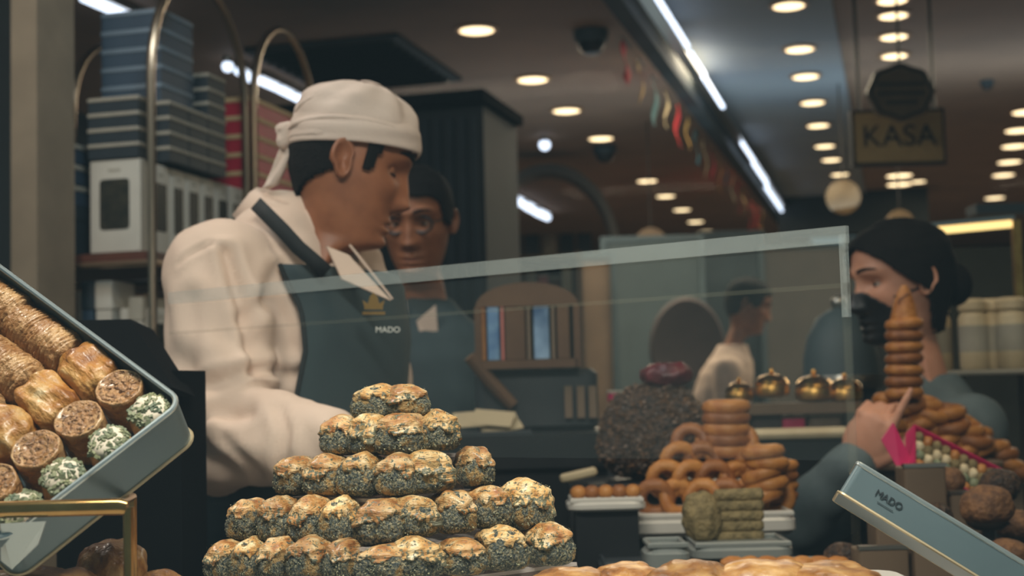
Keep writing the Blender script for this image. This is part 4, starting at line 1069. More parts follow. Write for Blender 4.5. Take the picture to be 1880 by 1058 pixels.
# ------------------------------------------------------------------ hanging signs
d=5.8; SR=frame(CR,CF,Vector((0,0,1)))
c=pt(1648,253,d); wd=172*mpp(d); hh=104*mpp(d)
CRh=Vector((CR.x,CR.y,0)).normalized(); CFh=Vector((CF.x,CF.y,0)).normalized(); SF=frame(CRh,CFh,Vector((0,0,1)))
sg=thing('hanging_sign','rectangular dull gold hanging sign with dark capital lettering','sign',(c.x,c.y,c.z-hh/2))
MB().box(c,(wd,.03,hh),SF).build('frame','sign_dark',sg,smooth=False)
MB().box(c-CFh*.012,(wd*.93,.02,hh*.88),SF).build('panel','sign_gold',sg,smooth=False)
tm=text_mesh('KASA',.125,.003); tm.transform(frame(CRh,Vector((0,0,1)),-CFh,c-CFh*.026-Vector((0,0,.0)))); obj('lettering',tm,'sign_dark',sg)
for s_ in (-1,1):
    q=c+CRh*(s_*wd*.40); MB().tube([Vector((q.x,q.y,c.z+hh/2)),Vector((q.x,q.y,CEIL))],.008,8).build('rod','sign_dark',sg)
c2=pt(1653,170,d-.35); bg_=thing('round_sign','round dark scalloped badge sign hanging in front of the gold sign','sign',(c2.x,c2.y,c2.z-.13))
R_=61*mpp(d-.35); P=[]
for k in range(64):
    a=2*math.pi*k/64; r=R_*(1+.035*math.cos(8*a)); P.append((r*math.cos(a),r*math.sin(a)))
n=64; mb=MB(); mb.add([c2+CRh*x+Vector((0,0,y*.86))-CFh*.012 for x,y in P]+[c2+CRh*x+Vector((0,0,y*.86))+CFh*.012 for x,y in P],[tuple(range(n)),tuple(range(2*n-1,n-1,-1))]+[(i,(i+1)%n,n+(i+1)%n,n+i) for i in range(n)]); mb.build('plate','badge_brown',bg_)
MB().tube([c2+CRh*(x*.88)+Vector((0,0,y*.76))-CFh*.013 for x,y in P],.006,6,closed=True).build('rim','sign_dark',bg_)
for i,z in enumerate((.03,-.005,-.04)):
    lb=MB()
    for j in range(9 if i<2 else 6): lb.box(c2+CRh*((j-(4 if i<2 else 2.5))*.020)+Vector((0,0,z))-CFh*.014,(.014,.003,.018),SF)
    lb.build('lettering','sign_dark',bg_,smooth=False)
MB().tube([Vector((c2.x,c2.y,c2.z+R_*.8)),Vector((c2.x,c2.y,CEIL))],.005,8).build('rod','sign_dark',bg_)
for k,(px,py,dd,r) in enumerate([(1548,362,7.5,32),(1652,412,7.5,27),(1195,448,8.5,30)]):
    c3=pt(px,py,dd); t=thing('round_sign',['round brown hanging plaque left of the bright lamp cluster','round amber hanging plaque below the bright lamp cluster','round pale brown plaque above the far shelves'][k],'sign',tuple(c3)); rr=r*mpp(dd)
    Mx=frame(CRh,Vector((0,0,1)),-CFh); MB().lathe([(rr*.95,-.012),(rr,-.008),(rr,.008),(rr*.9,.014),(1e-3,.014)],28,Mx.to_3x3(),c3).build('plate','badge_brown' if k<2 else 'panel_beige',t)
    MB().tube([c3+Vector((0,0,rr)),Vector((c3.x,c3.y,CEIL))],.004,6).build('rod','sign_dark',t)

# ------------------------------------------------------------------ boxes, bags and racks on the left
RX=on_y(278,300,2.92).x; RY0=2.92; RY1=on_x(452,300,RX).y; RX0=RX-.55
zsh=on_y(275,458,RY0).z; zup=on_y(260,210,RY0).z
def rack(name,label,y0,y1,x0,x1,zs,ztop):
    t=thing(name,label,'rack',((x0+x1)/2,(y0+y1)/2,0)); r=.0105
    for x in (x0,x1):
        P=[Vector((x,y0,0)),Vector((x,y0,ztop-(y1-y0)/2))]
        for k in range(1,16): a=math.pi-math.pi*k/16; P.append(Vector((x,(y0+y1)/2+(y1-y0)/2*math.cos(a),ztop-(y1-y0)/2+ (y1-y0)/2*1.15*math.sin(a))))
        P+= [Vector((x,y1,ztop-(y1-y0)/2)),Vector((x,y1,0))]
        MB().tube(P,r,10).build('arched_frame','copper_tube',t)
    for z in zs:
        MB().box(((x0+x1)/2,(y0+y1)/2,z-.012),(x1-x0-.02,y1-y0-.02,.02)).build('shelf','shelf_wood',t,smooth=False)
        for y in (y0,y1): MB().tube([Vector((x0,y,z-.03)),Vector((x1,y,z-.03))],.008,8).build('rail','copper_tube',t)
        for x in (x0,x1): MB().tube([Vector((x,y0,z-.03)),Vector((x,y1,z-.03))],.008,8).build('rail','copper_tube',t)
    return t
zlow=zsh-.30
rack('box_rack','arched metal rack of gift boxes beside the brown pillar',RY0,RY1,RX0,RX,[zlow,zsh],on_x(345,-18,RX).z)
Y20=RY1+.05; Y21=on_x(575,200,RX).y
rack('box_rack','smaller arched rack of red boxes behind the man',Y20,Y21,RX0,RX,[zlow,zsh],on_x(515,74,RX).z)
def bag(c,w_,dp,h,face,label,group):
    """white gift bag standing at c with its window on side `face` ('y' towards the window, 'x' towards the aisle)"""
    M=Matrix.Rotation(0 if face=='y' else math.pi/2,4,'Z'); t=thing('gift_bag',label,'bag',c,M,group)
    W=M.to_3x3(); cc=Vector(c)
    MB().rbox(cc+Vector((0,0,h/2)),(w_,dp,h),.006,M).build('body','bag_white',t)
    f=W@Vector((0,-1,0)); ring=[]; ww,wh,rr=w_*.29,h*.27,w_*.07
    for (sx,sy,a0) in ((1,1,0),(-1,1,90),(-1,-1,180),(1,-1,270)):
        for k in range(5): a=math.radians(a0+22.5*k); ring.append((sx*(ww-rr)+rr*math.cos(a),sy*(wh-rr)+rr*math.sin(a)))
    n=len(ring); V=[cc+Vector((0,0,h*.52))+W@Vector((x,-dp/2-.001,z)) for x,z in ring]; V+=[v-f*.003 for v in V]
    MB().add(V,[tuple(range(n)),tuple(range(2*n-1,n-1,-1))]+[(i,(i+1)%n,n+(i+1)%n,n+i) for i in range(n)]).build('window','bag_window',t,smooth=False)
    q=MB()
    for j in range(5): q.box(cc+Vector((0,0,h*.885))+W@Vector(((j-2)*w_*.05,-dp/2-.0006,0)),(w_*.035,.001,h*.03),M)
    q.build('small_print','box_lid',t,smooth=False)
def gbox(c,w_,dp,h,m,lid,label,group):
    t=thing('gift_box',label,'box',c,None,group); cc=Vector(c)
    MB().box(cc+Vector((0,0,h*.36)),(w_,dp,h*.72)).build('base',m,t,smooth=False)
    MB().rbox(cc+Vector((0,0,h*.85)),(w_+.006,dp+.006,h*.28),.004).build('lid',lid,t)
p0=on_y(162,446,RY0+.03); p1=on_y(256,446,RY0+.03); bw=p1.x-p0.x; bh=on_y(210,292,RY0+.03).z-zsh
bag(((p0.x+p1.x)/2,RY0+.075,zsh),bw,.08,bh,'y','large white gift bag with dark window facing the glass','gift bags on the rack')
yb=[on_x(x,400,RX-.02).y for x in (288,324,352,380,406,432,458)]
for k in range(6):
    y0,y1=yb[k],yb[k+1]; bag((RX-.075,(y0+y1)/2,zsh),(y1-y0)*.97,.08,bh*.96,'x',f'{ORD[k]} white gift bag from the front in the row facing the aisle','gift bags on the rack')
# dark boxes stacked over the bags
zb=zsh+bh+.002; hb=.036
for lv in range(4):
    gbox(((p0.x+p1.x)/2+.0,RY0+.085,zb+lv*(hb+.0006)),bw*.98,.11,hb,'box_navy','box_lid',f'{ORD[lv]} dark gift box from below in the stack on the large bag','dark boxes stacked over the bags')
for col in range(4):
    y0=RY0+.16+col*.10
    for lv in range(4 if col<2 else 7):
        if y0+.1>RY1-.01: continue
        gbox((RX-.10,y0+.0,zb+lv*(hb+.0006)),.17,.094,hb,'box_navy','box_lid',f'{ORD[lv]} dark box from below in the {ORD[col]} stack from the front above the bag row','dark boxes stacked over the bags')
zc4=zb+4*(hb+.0006)+.002
for lv in range(5):
    gbox((RX-.12,RY0+.20,zc4+lv*(.045+.0006)),.16,.16,.045,'box_blue','box_lid_blue',f'{ORD[lv]} blue box from below in the stack inside the rack arch','blue boxes on the rack')
for lv in range(3): gbox((p0.x-.10,RY0+.09,zsh+.12+lv*.05),.13,.12,.046,'box_blue','box_lid',f'{ORD[lv]} blue grey box from below beside the pillar','boxes by the pillar')
gbox((p0.x-.10,RY0+.09,zsh),.13,.12,.119,'box_navy','box_navy','tall dark box under the blue grey boxes beside the pillar',None)
# lower shelf boxes
for k,(xa,xb,yt) in enumerate([(150,172,515),(176,205,515),(238,262,545)]):
    a=on_y(xa,yt,RY0+.04); b=on_y(xb,yt,RY0+.04); gbox(((a.x+b.x)/2,RY0+.09,zlow),(b.x-a.x)*.95,.10,a.z-zlow,['box_blue','bag_white','bag_white'][k],['box_navy','bag_white','box_lid'][k],['narrow blue carton on the low rack shelf','narrow pale carton on the low rack shelf','pale carton beside the rack post on the low shelf'][k],'cartons on the low shelf')
for k in range(4): bag((RX-.075,RY0+.10+k*.11,zlow),.10,.08,.17,'x',f'{ORD[k]} pale bag from the front on the low shelf facing the aisle','bags on the low shelf')
# red boxes on the second rack
hr_=.05
z0=on_x(470,352,RX-.04).z
gbox((RX-.13,(Y20+Y21)/2,zsh),.22,(Y21-Y20)*.86,z0-zsh-.001,'box_lid','box_edge','cream carton under the stack of red boxes',None)
for lv in range(5): gbox((RX-.13,(Y20+Y21)/2,z0+lv*(hr_+.0006)),.22,(Y21-Y20)*.86,hr_,'box_red','box_edge',f'{ORD[lv]} red box with cream lid from below behind the man','red boxes on the second rack')

# ------------------------------------------------------------------ dark machine behind the tin, left
a=pt(70,590,1.65);b=pt(240,586,1.65);c=pt(318,712,1.55);e=pt(60,712,1.55)
mc=thing('scale_display','dark slanted back of a counter scale behind the left tin','scale',(pt(190,700,1.6).x,pt(190,700,1.6).y,1.06))
V=[a,b,c,e]; V2=[p+Vector((-CF.x*-.02,.06,-.01)) for p in V]
MB().add(V+V2,[(3,2,1,0),(4,5,6,7)]+[(i,(i+1)%4,4+(i+1)%4,4+i) for i in range(4)]).build('panel','matte_black',mc,smooth=False)
q=pt(190,700,1.6); MB().box((q.x,q.y+.06,(1.06+q.z)/2),(.16,.06,q.z-1.06+.02)).build('pedestal','matte_black',mc,smooth=False); MB().rbox((q.x,q.y+.06,1.075),(.24,.2,.03),.02).build('foot','black_plastic',mc)
# server-side counter
MB_=MB().box((-1.1,1.575,1.03),(1.2,.19,.06)).build('server_counter','black_counter',smooth=False); tag(MB_,'black worktop between the window display and the serving man','counter')
MB().box((-1.1,1.575,.5),(1.16,.16,1.0)).build('counter_base','black_counter',MB_,smooth=False)

# ------------------------------------------------------------------ glass guard in front of the men
gA=pt(312,548,1.74); gB=pt(1556,430,1.20)
gg=thing('glass_guard','long clear glass guard with a frosted top rail crossing in front of the men','screen',(gB.x,gB.y,DECK))
dv=(gB-gA).normalized(); gn=dv.cross(Vector((0,0,1))).normalized(); gu=gn.cross(dv)
L_=(gB-gA).length; m=(gA+gB)/2; GF=frame(dv,gn,gu)
MB().box(m,(L_,.006,.0145),GF).build('top_rail','guard_rail',gg,smooth=False)
MB().box(m-gu*.043,(L_,.004,.004),GF).build('lower_rail','cabinet_glass',gg,smooth=False)
MB().box(m-gu*.10,(L_,.003,.18),GF).build('pane','guard_pane',gg,smooth=False)
q=gB-dv*.004; MB().box(q-gu*.035,(.006,.006,.07),GF).build('end_clip','guard_rail',gg,smooth=False)
MB().tube([q-gu*.07,Vector((q.x,q.y,DECK-.0))],.004,8).build('post','cabinet_glass',gg)

# ------------------------------------------------------------------ dark tall cabinet and arch behind
a=on_y(742,300,5.2);b=on_y(944,300,5.2)
cb_=thing('tall_cabinet','tall dark cabinet with vertical slats behind the men','cabinet',((a.x+b.x)/2,5.4,0))
zt_=on_y(900,190,5.2).z
b=on_y(950,300,5.7)
MB().box(((a.x+b.x)/2-.25,5.45,zt_/2),(b.x-a.x+.5,.5,zt_)).build('body','wall_dark',cb_,smooth=False)
for i in range(16):
    x=a.x-.45+(b.x-a.x+.42)*i/15; MB().box((x,5.19,zt_*.5),(.022,.03,zt_*.96)).build('slat','box_navy',cb_,smooth=False)
MB().box(((a.x+b.x)/2-.25,5.4,zt_+.02),(b.x-a.x+.56,.6,.04)).build('cornice','matte_black',cb_,smooth=False)
# pale arch on the left wall further back
d=9.5; ac=pt(1010,470,d); R_=130*mpp(d)
ar=thing('wall_arch','pale grey open arch rising behind the dark cabinet','arch',(ac.x,ac.y,0)); P=[];n=24
for k in range(n+1):
    t=math.pi*k/n; P.append((math.cos(t)*R_,math.sin(t)*R_*1.32))
def archband(r0,r1,y0,y1,name,m):
    V=[];F=[]
    for (x,z) in P:
        for (s,yy) in ((r0,y0),(r1,y0),(r1,y1),(r0,y1)): V.append(ac+CRh*(x*s)+Vector((0,0,z*s))+CFh*yy)
    for k in range(n):
        for j in range(4): F.append((k*4+j,k*4+(j+1)%4,(k+1)*4+(j+1)%4,(k+1)*4+j))
    F+=[(0,1,2,3),(n*4+3,n*4+2,n*4+1,n*4)]; MB().add(V,F).build(name,m,ar)
archband(.90,1.0,0,.25,'arch_rim','wall_grey')
for s_ in (-1,1):
    q=ac+CRh*(s_*R_*.95)+CFh*.125; MB().box((q.x,q.y,ac.z/2),(.1,.25,ac.z),SF).build('jamb','panel_blue',ar,smooth=False)
# draped pale strips inside the arch
ac=pt(1010,470,14.5); R_=130*mpp(14.5)
for k in range(5):
    q=ac+CRh*((-.5+.25*k)*R_)+CFh*.1; t=thing('hanging_curtain',f'{ORD[k]} pale curtain strip from the left hanging far behind the grey arch','curtain',(q.x,q.y,0),None,'curtain strips in the arch')
    zt2=ac.z+R_*.75; gdm=MB().grid(lambda z,u:Vector((q.x,q.y,0))+CRh*(u*.07)+CFh*(.02*math.sin(u*14+k))+Vector((0,0,z)),[.3+(zt2-.3)*i/8 for i in range(9)],[-1+2*j/14 for j in range(15)])
    solid(gdm.build('drape',['wall_bluegrey','panel_blue','box_lid','wall_bluegrey','panel_blue'][k],t,sharp=None),.004); MB().tube([Vector((q.x,q.y,zt2))-CRh*.11,Vector((q.x,q.y,zt2))+CRh*.11],.01,8).build('rod','steel',t)

# ------------------------------------------------------------------ panels behind the middle
def panel(name,m,x0,x1,y0,y1,d,label,cat='panel',th=.05,frame_m='panel_blue'):
    a=pt(x0,y0,d);b=pt(x1,y1,d); w_=(pt(x1,529,d)-pt(x0,529,d)).length; c=(a+b)/2
    t=thing(name,label,cat,(c.x,c.y,0)); h=max(a.z,b.z)
    MB().box((c.x,c.y,h/2),(w_,th,h),SF).build('board',m,t,smooth=False)
    for s_ in (-1,1):
        q=Vector((c.x,c.y,h/2))+CRh*(s_*w_/2); MB().box(q-CFh*.01,(.03,th+.02,h),SF).build('stile',frame_m,t,smooth=False)
    MB().box((c.x,c.y,h),(w_+.03,th+.02,.03),SF).build('top_rail',frame_m,t,smooth=False)
    return t
panel('partition','wall_bluegrey',1110,1290,440,700,8.2,'blue grey partition left of the far man')
panel('partition','panel_beige',1065,1128,470,700,7.4,'narrow beige pillar panel behind the dark till','panel')
panel('partition','wall_grey',1400,1570,455,720,8.6,'warm grey partition to the right of the far man')
panel('partition','panel_blue',1290,1400,430,560,9.2,'blue partition behind the head of the far man')
panel('partition','wall_dark',1560,1700,440,700,9.0,'dark partition behind the customer')
# shelf of far goods
a=pt(935,470,6.8); b=pt(1062,690,6.8); c=(a+b)/2; w_=128*mpp(6.8)
sh_=thing('shelf_unit','beige shelving unit with pale goods behind the till','shelf',(c.x,c.y,0))
MB().box((c.x,c.y,a.z/2)-0*CFh if False else Vector((c.x,c.y,a.z/2))+CFh*.16,(w_,.02,a.z),SF).build('back','panel_beige',sh_,smooth=False)
for s_ in (-1,1): MB().box(Vector((c.x,c.y,a.z/2))+CRh*(s_*w_/2),(.03,.34,a.z),SF).build('side','panel_beige',sh_,smooth=False)
zz=[]
for k in range(6):
    z=a.z-.02-k*.19; zz.append(z); MB().box(Vector((c.x,c.y,z)),(w_,.32,.02),SF).build('board','panel_beige',sh_,smooth=False)
for k in range(1,4):
    for j in range(5):
        q=Vector((c.x,c.y,zz[k]+.01))+CRh*((j-2)*w_*.17); hgt=.08+.05*((j*7+k*3)%4)/3
        t=thing('carton',f'{ORD[j]} carton from the left on the {ORD[k-1]} board of the beige shelving','box',tuple(q),None,'cartons on the beige shelving')
        MB().box(q+Vector((0,0,hgt/2)),(w_*.14,.14,hgt),SF).build('body',['jar_cream','panel_beige','bag_white','book_pink','cardboard'][(j+k)%5],t,smooth=False); MB().box(q+Vector((0,0,hgt+.005)),(w_*.15,.15,.01),SF).build('lid','box_lid',t,smooth=False)

# ------------------------------------------------------------------ till and display box on the service counter
d=2.72
tcn=pt(972,792,d)
ct_=MB().box((tcn.x,tcn.y,tcn.z-.03),(.30,.40,.06),SF).build('till_counter','black_counter',smooth=False); tag(ct_,'black counter carrying the till behind the baklava tower','counter')
MB().box((tcn.x,tcn.y,(tcn.z-.06)/2),(.27,.36,tcn.z-.06),SF).build('counter_base','black_counter',ct_,smooth=False)
def q_(px,py,dd=d): return pt(px,py,dd)
tl=thing('cash_till','dark grey cash till on the black counter','till',(q_(980,790).x,q_(980,790).y,tcn.z))
c=q_(985,735); MB().rbox(c+CFh*.06,(225*mpp(d),.18,112*mpp(d)),.02,SF).build('body','dark_plastic',tl)
for (x0,x1) in ((1035,1052),(1058,1075),(1080,1096)): cc=q_((x0+x1)/2,738,d-.04); MB().box(cc,(.014,.012,.06),SF).build('side_rib','panel_beige',tl,smooth=False)
MB().tube([q_(862,655,d-.06),q_(900,700,d-.05),q_(942,745,d-.05)],[.012,.014,.012],10).build('handset_arm','cardboard',tl)
pp=thing('receipt_papers','loose pale papers lying in front of the till','paper',tuple(q_(895,785,d-.13)))
for k,(x,y,r) in enumerate([(870,770,.1),(905,768,-.2),(918,780,.3)]): MB().box(q_(x,y,d-.13),(.075,.05,.002),SF@Matrix.Rotation(.55,4,'X')@Matrix.Rotation(r,4,'Z')).build('sheet','paper',pp,smooth=False)
pc=pt(895,790,d-.13); MB().box((pc.x,pc.y,pc.z-.012),(.16,.12,.02),SF).build('pad','dark_plastic',pp,smooth=False)
bx=thing('display_case','brown cardboard display box of leaflets on top of the till','box',tuple(q_(965,682)))
c=q_(968,621); W=178*mpp(d); H=112*mpp(d)
MB().box(c+CFh*.09,(W,.02,H),SF).build('back','cardboard',bx,smooth=False)
MB().box(c+CFh*.02-Vector((0,0,H/2-.008)),(W,.16,.016),SF).build('bottom','cardboard',bx,smooth=False)
for s_ in (-1,1): MB().box(c+CRh*(s_*W/2)+CFh*.02,(.012,.16,H),SF).build('side','cardboard',bx,smooth=False)
V=[];n=14
for k in range(n+1):
    t=math.pi*k/n; V.append((math.cos(t)*W*.52,math.sin(t)*.045))
mb=MB(); P1=[c+Vector((0,0,H/2+z))+CRh*x-CFh*.055 for x,z in V]; P2=[p+CFh*.15 for p in P1]; k=n+1
mb.add(P1+P2,[tuple(range(k)),tuple(range(2*k-1,k-1,-1))]+[(i,(i+1)%k,k+(i+1)%k,k+i) for i in range(k)]); mb.build('arched_header','cardboard',bx,smooth=False)
for k,(x0,x1,m) in enumerate([(885,893,'cookie'),(896,918,'book_blue'),(921,926,'book_pink'),(928,965,'cardboard'),(968,974,'panel_beige'),(980,1008,'screen_blue'),(1012,1018,'panel_beige'),(1022,1045,'cardboard')]):
    w_=(x1-x0)*mpp(d); cc=q_((x0+x1)/2,632); zb_=c.z-H/2+.016; hh=.10+.01*(k%3)
    o=MB().rbox(Vector((cc.x,cc.y,zb_+hh/2)),(w_,.11,hh),min(.003,w_*.3),SF).build('leaflet_stack',m); tag(o,f'{["amber","pale blue","pink","tan","narrow beige","blue printed","thin beige","brown"][k]} stack of leaflets in the cardboard display box','leaflets','leaflets in the display box')
# purple-brown round chair back
c=pt(1262,640,7.0); chb=thing('round_chair','round dark purple brown chair back left of the far man','chair',(c.x,c.y,0)); rr=76*mpp(7.0)
Mx=frame(CRh,Vector((0,0,1)),-CFh); MB().lathe([(rr*.2,-.03),(rr*.9,-.035),(rr,-.02),(rr,.01),(rr*.93,.03),(rr*.5,.012),(1e-3,.008)],36,(Mx.to_3x3()@Matrix.Diagonal((.92,1.25,1))),c).build('backrest','chair_purple',chb)
MB().rbox((c.x,c.y,.47),(.46,.46,.08),.05,SF).build('seat','chair_purple',chb)
for sx in (-1,1):
    for sy in (-1,1): q=Vector((c.x,c.y,0))+CRh*.19*sx+CFh*.19*sy; MB().tube([q,q+Vector((0,0,.44))],.018,8).build('leg','wall_dark',chb)
q=Vector((c.x,c.y,.5))+CFh*.0; MB().tube([q,Vector((c.x,c.y,c.z-rr*.6))],.03,8).build('spine','wall_dark',chb)

# ------------------------------------------------------------------ pastry counter in the middle and right
CZ=.94
PCC=CRh*.52+CFh*2.12; o=MB().box((PCC.x,PCC.y,CZ-.025),(1.04,.86,.05),Matrix.Rotation(PSI,4,'Z')).build('pastry_counter','black_counter',smooth=False); tag(o,'long black counter carrying the pastries on the right','counter')
MB().box((PCC.x,PCC.y,(CZ-.05)/2),(1.0,.80,CZ-.05),Matrix.Rotation(PSI,4,'Z')).build('counter_base','black_counter',o,smooth=False)
# raised back step
zs2=pt(1500,800,2.6).z
o=thing('back_shelf','dark raised shelf with a pale wooden front edge behind the pastries','shelf',tuple(pt(1435,800,2.82)*1))
c=pt(1435,800,2.82); MB().box((c.x,c.y,zs2/2),(.26,.28,zs2),Matrix.Rotation(PSI,4,'Z')).build('body','black_counter',o,smooth=False)
a=pt(1322,802,2.67);b=pt(1552,794,2.67); a.z=b.z=zs2+.002; MB().tube([a,b],.011,8).build('front_edge','jar_cream',o)
# nut-covered mound
c=pt(1205,880,2.34); top=pt(1205,690,2.34); H=top.z-c.z; R_=112*mpp(2.34)
md=thing('nut_mound','tall dark mound covered in nuts left of the ring cookies','confection',(c.x,c.y,c.z))
V,Fc=ico(5); out=[]
for dv_ in V:
    p=superell(dv_,2.6); t=(p.z*.5+.5); r=R_*(1.02-.28*t); q=Vector((p.x*r,p.y*r*.8,t*H*.92)); q+=dv_*(noise.fractal(q*60,1,2,3)*.006); q.z=max(0,q.z); out.append(Vector(c)+q)
MB().add(out,Fc).build('mass','choco_nut',md,sharp=None)
ch=MB(); r=random.Random(3)
def f(r):
    i=r.randrange(len(out)); return out[i],None
chips(ch,r,f,1500,.0018,.0045); ch.build('nut_pieces','nut_chip',md,smooth=False,kind='stuff')
tw=MB(); tc_=pt(1222,690,2.34); tw.ell(tc_,(.045,.03,.022)); tw.ell(tc_+CRh*.02+Vector((0,0,.008)),(.02,.02,.014)); tw.ell(tc_-CRh*.02+Vector((0,0,.004)),(.02,.018,.014)); obj('red_topping',remesh(tw,.005,1,lambda p:.004*noise.noise(p*90)),'red_wrap',md)
zp=c.z; MB().rbox((c.x,c.y,zp-.006),(.27,.22,.012),.03,SF).build('board','black_plastic',md); MB().box((c.x,c.y,(CZ+zp-.012)/2),(.2,.16,zp-.012-CZ),SF).build('stand','black_plastic',md,smooth=False)
# ring cookies
rng=MB().torus((0,0,0),.0205,.0095,None,20,8); rng.v=[tuple(Vector(v)*(1+.03*noise.noise(Vector(v)*120))) for v in rng.v]; rme=rng.mesh('ring'); rme.materials.append(MATS['cookie']); rme2=rme.copy(); rme2.materials.clear(); rme2.materials.append(MATS['cookie_dark'])
def ringc(p,M,label,group,s=1.0,dark=False):
    o=bpy.data.objects.new('ring_cookie',rme2 if dark else rme); COL.objects.link(o); o.matrix_basis=Matrix.Translation(p)@M@Matrix.Scale(s,4); tag(o,label,'cookie',group)
d=2.12; base=pt(1312,938,d)
FL=Matrix.Identity(4); UP=SF@Matrix.Rotation(math.pi/2,4,'X')
# pyramid of upright rings, then a column of flat ones
for lv in range(4):
    n=6-lv
    for k in range(n):
        x=1312+(k-(n-1)/2)*44-6*lv*0; y=915-lv*34
        ringc(pt(x,y,d+.015*lv),UP@Matrix.Rotation(rnd.uniform(-.3,.3),4,'Y')@Matrix.Rotation(rnd.uniform(-.35,.35),4,'X'),f'{ORD[k]} upright ring cookie from the left in the {["lowest","second","third","highest"][lv]} row of the pyramid','ring cookie pyramid',1.05,(k+lv)%3==0)
for k in range(5):
    ringc(pt(1400+8*(k%2),910-k*20,d-.03),FL@Matrix.Rotation(rnd.uniform(-.35,.1),4,'Y'),f'{ORD[k]} ring cookie from below in the leaning right heap of the pyramid','ring cookie heap',1.1)
for k in range(4):
    ringc(pt(1430,915-k*19,d+.02),FL@Matrix.Rotation(rnd.uniform(-.3,.2),4,'Y'),f'{ORD[k]} ring cookie from below at the right end of the pyramid','ring cookie end',1.0,k%2==0)
for k in range(5):
    ringc(pt(1333,828-k*20,d+.05),FL,f'{ORD[k]} flat ring cookie from below in the column over the pyramid','ring cookie column',1.25,k%2==1)
# white slab and trays beneath
def tray(px0,px1,py,d,dep,th,label,m='white_ceramic',name='serving_tray',rise=True):
    a=pt(px0,py,d);b=pt(px1,py,d);c=(a+b)/2; w_=(b-a).length; t=thing(name,label,'tray',(c.x,c.y,CZ))
    MB().rbox(Vector((c.x,c.y,c.z-th/2)),(w_,dep,th),min(.02,dep*.2),SF).build('plate',m,t)
    MB().torus if False else None
    ring=[]
    for s in ((-1,-1),(1,-1),(1,1),(-1,1)): ring.append(Vector((c.x,c.y,c.z+.002))+CRh*(s[0]*(w_/2-.006))+CFh*(s[1]*(dep/2-.006)))
    MB().tube(ring,.004,6,closed=True).build('rim',m,t)
    if rise and c.z-th>CZ+.004: MB().box((c.x,c.y,(CZ+c.z-th)/2),(w_*.8,dep*.7,c.z-th-CZ),SF).build('riser','black_plastic',t,smooth=False)
    return c.z
zA=tray(1060,1445,942,2.10,.16,.028,'long thick white slab under the ring cookie pyramid')
zB=tray(1040,1182,918,1.98,.09,.012,'small white tray with round sweets left of the cookies')
for k in range(5):
    p=pt(1062+25*k,912,1.98); o=MB().ell((0,0,0),(.012,.012,.010),None,14,8); o.v=[tuple(Vector(v)*(1+.06*noise.noise(Vector(v)*200+Vector((k,0,0))))) for v in o.v]; s=o.build('round_sweet','cookie' if k%2==0 else 'cookie_dark'); s.location=(p.x,p.y,zB+.011); tag(s,f'{ORD[k]} round sweet from the left on the small white tray','sweet','sweets on the small white tray')
# folded pale cloth piece left of the mound
p=pt(1062,872,2.2); o=MB().rbox(p,(.058,.04,.012),.008,SF@Matrix.Rotation(-.2,4,'Y')).build('wafer_block','paper'); tag(o,'pale wafer block lying left of the nut mound','wafer')
MB().box((p.x,p.y,(CZ+p.z-.012)/2),(.03,.03,p.z-.012-CZ),SF).build('stand','black_plastic',o,smooth=False)
# stacked green logs
dL=1.90
for lv in range(5):
    y=985-lv*19; p=pt(1340+4*lv,y,dL); L_=.090-.006*lv
    mb=MB(); mb.tube([p-CRh*L_/2+CFh*.0,p-CRh*L_*.45,p+CRh*L_*.45,p+CRh*L_/2],[.005,.0085,.0085,.005],12); mb.v=[tuple(Vector(v)+Vector((0,0,1))*.001*noise.noise(Vector(v)*150)) for v in mb.v]
    tag(mb.build('nut_log','log_green'),f'{ORD[lv]} green nut log from below in the small stack','log','green nut logs')
pe=pt(1288,950,dL); mb=MB(); V,Fc=ico(4); out=[]
for dv_ in V: p=superell(dv_,2.4); q=Vector((p.x*.026,p.y*.025,p.z*.034)); out.append(pe+q+dv_*noise.noise(q*90)*.004)
tag(MB().add(out,Fc).build('nut_heap','log_green',sharp=None),'dark green nut heap beside the stacked logs','heap')
tray(1262,1445,996,1.86,.11,.018,'grey oblong dish holding the green nut logs','grey_bowl','oblong_dish')
tray(1180,1262,1000,1.78,.08,.04,'small grey dish left of the nut logs','grey_bowl','oblong_dish')
tray(1100,1240,1030,1.90,.14,.012,'dim low tray behind the baklava tower','dark_plastic')
tray(1330,1560,1040,1.76,.10,.02,'glassy grey dish in front of the customer sleeve','grey_bowl','oblong_dish')
for k in range(7):
    p=pt(1345+32*k,1036,1.76); V,Fc=ico(3); out=[p+Vector((q.x*.016,q.y*.014,q.z*.010))*(1+.1*noise.noise(q*2+Vector((k,0,0)))) for q in V]
    tag(MB().add(out,Fc).build('golden_bun','cookie',sharp=None),f'{ORD[k]} little golden bun from the left in the glassy dish','bun','buns in the glassy dish')
# golden lidded pots on the back shelf
def pot(px,py,d,r,label):
    p=pt(px,py,d); t=thing('golden_pot',label,'pot',tuple(p),None,'golden lidded pots')
    MB().lathe([(r*.6,0),(r*.95,r*.15),(r,r*.5),(r*.9,r*.75)],24,None,p).build('bowl','gold_dull',t)
    ld=MB().lathe([(r*.98,r*.75),(r*1.0,r*.8),(r*.8,r*1.1),(r*.4,r*1.3),(r*.1,r*1.36)],24,None,p).build('lid','gold',t)
    MB().ell(p+Vector((0,0,r*1.5)),r*.17).build('knob','gold',ld)
for k,(x,y,r) in enumerate([(1358,738,.028),(1418,730,.034),(1496,738,.038),(1552,738,.034)]): pot(x,y,2.75,r,f'{ORD[k]} golden lidded pot from the left on the back shelf')
o=thing('pot_shelf','narrow brown shelf under the golden pots','shelf',tuple(pt(1490,745,2.75))); a=pt(1330,742,2.75);b=pt(1572,742,2.75); z=pt(1490,737,2.75).z
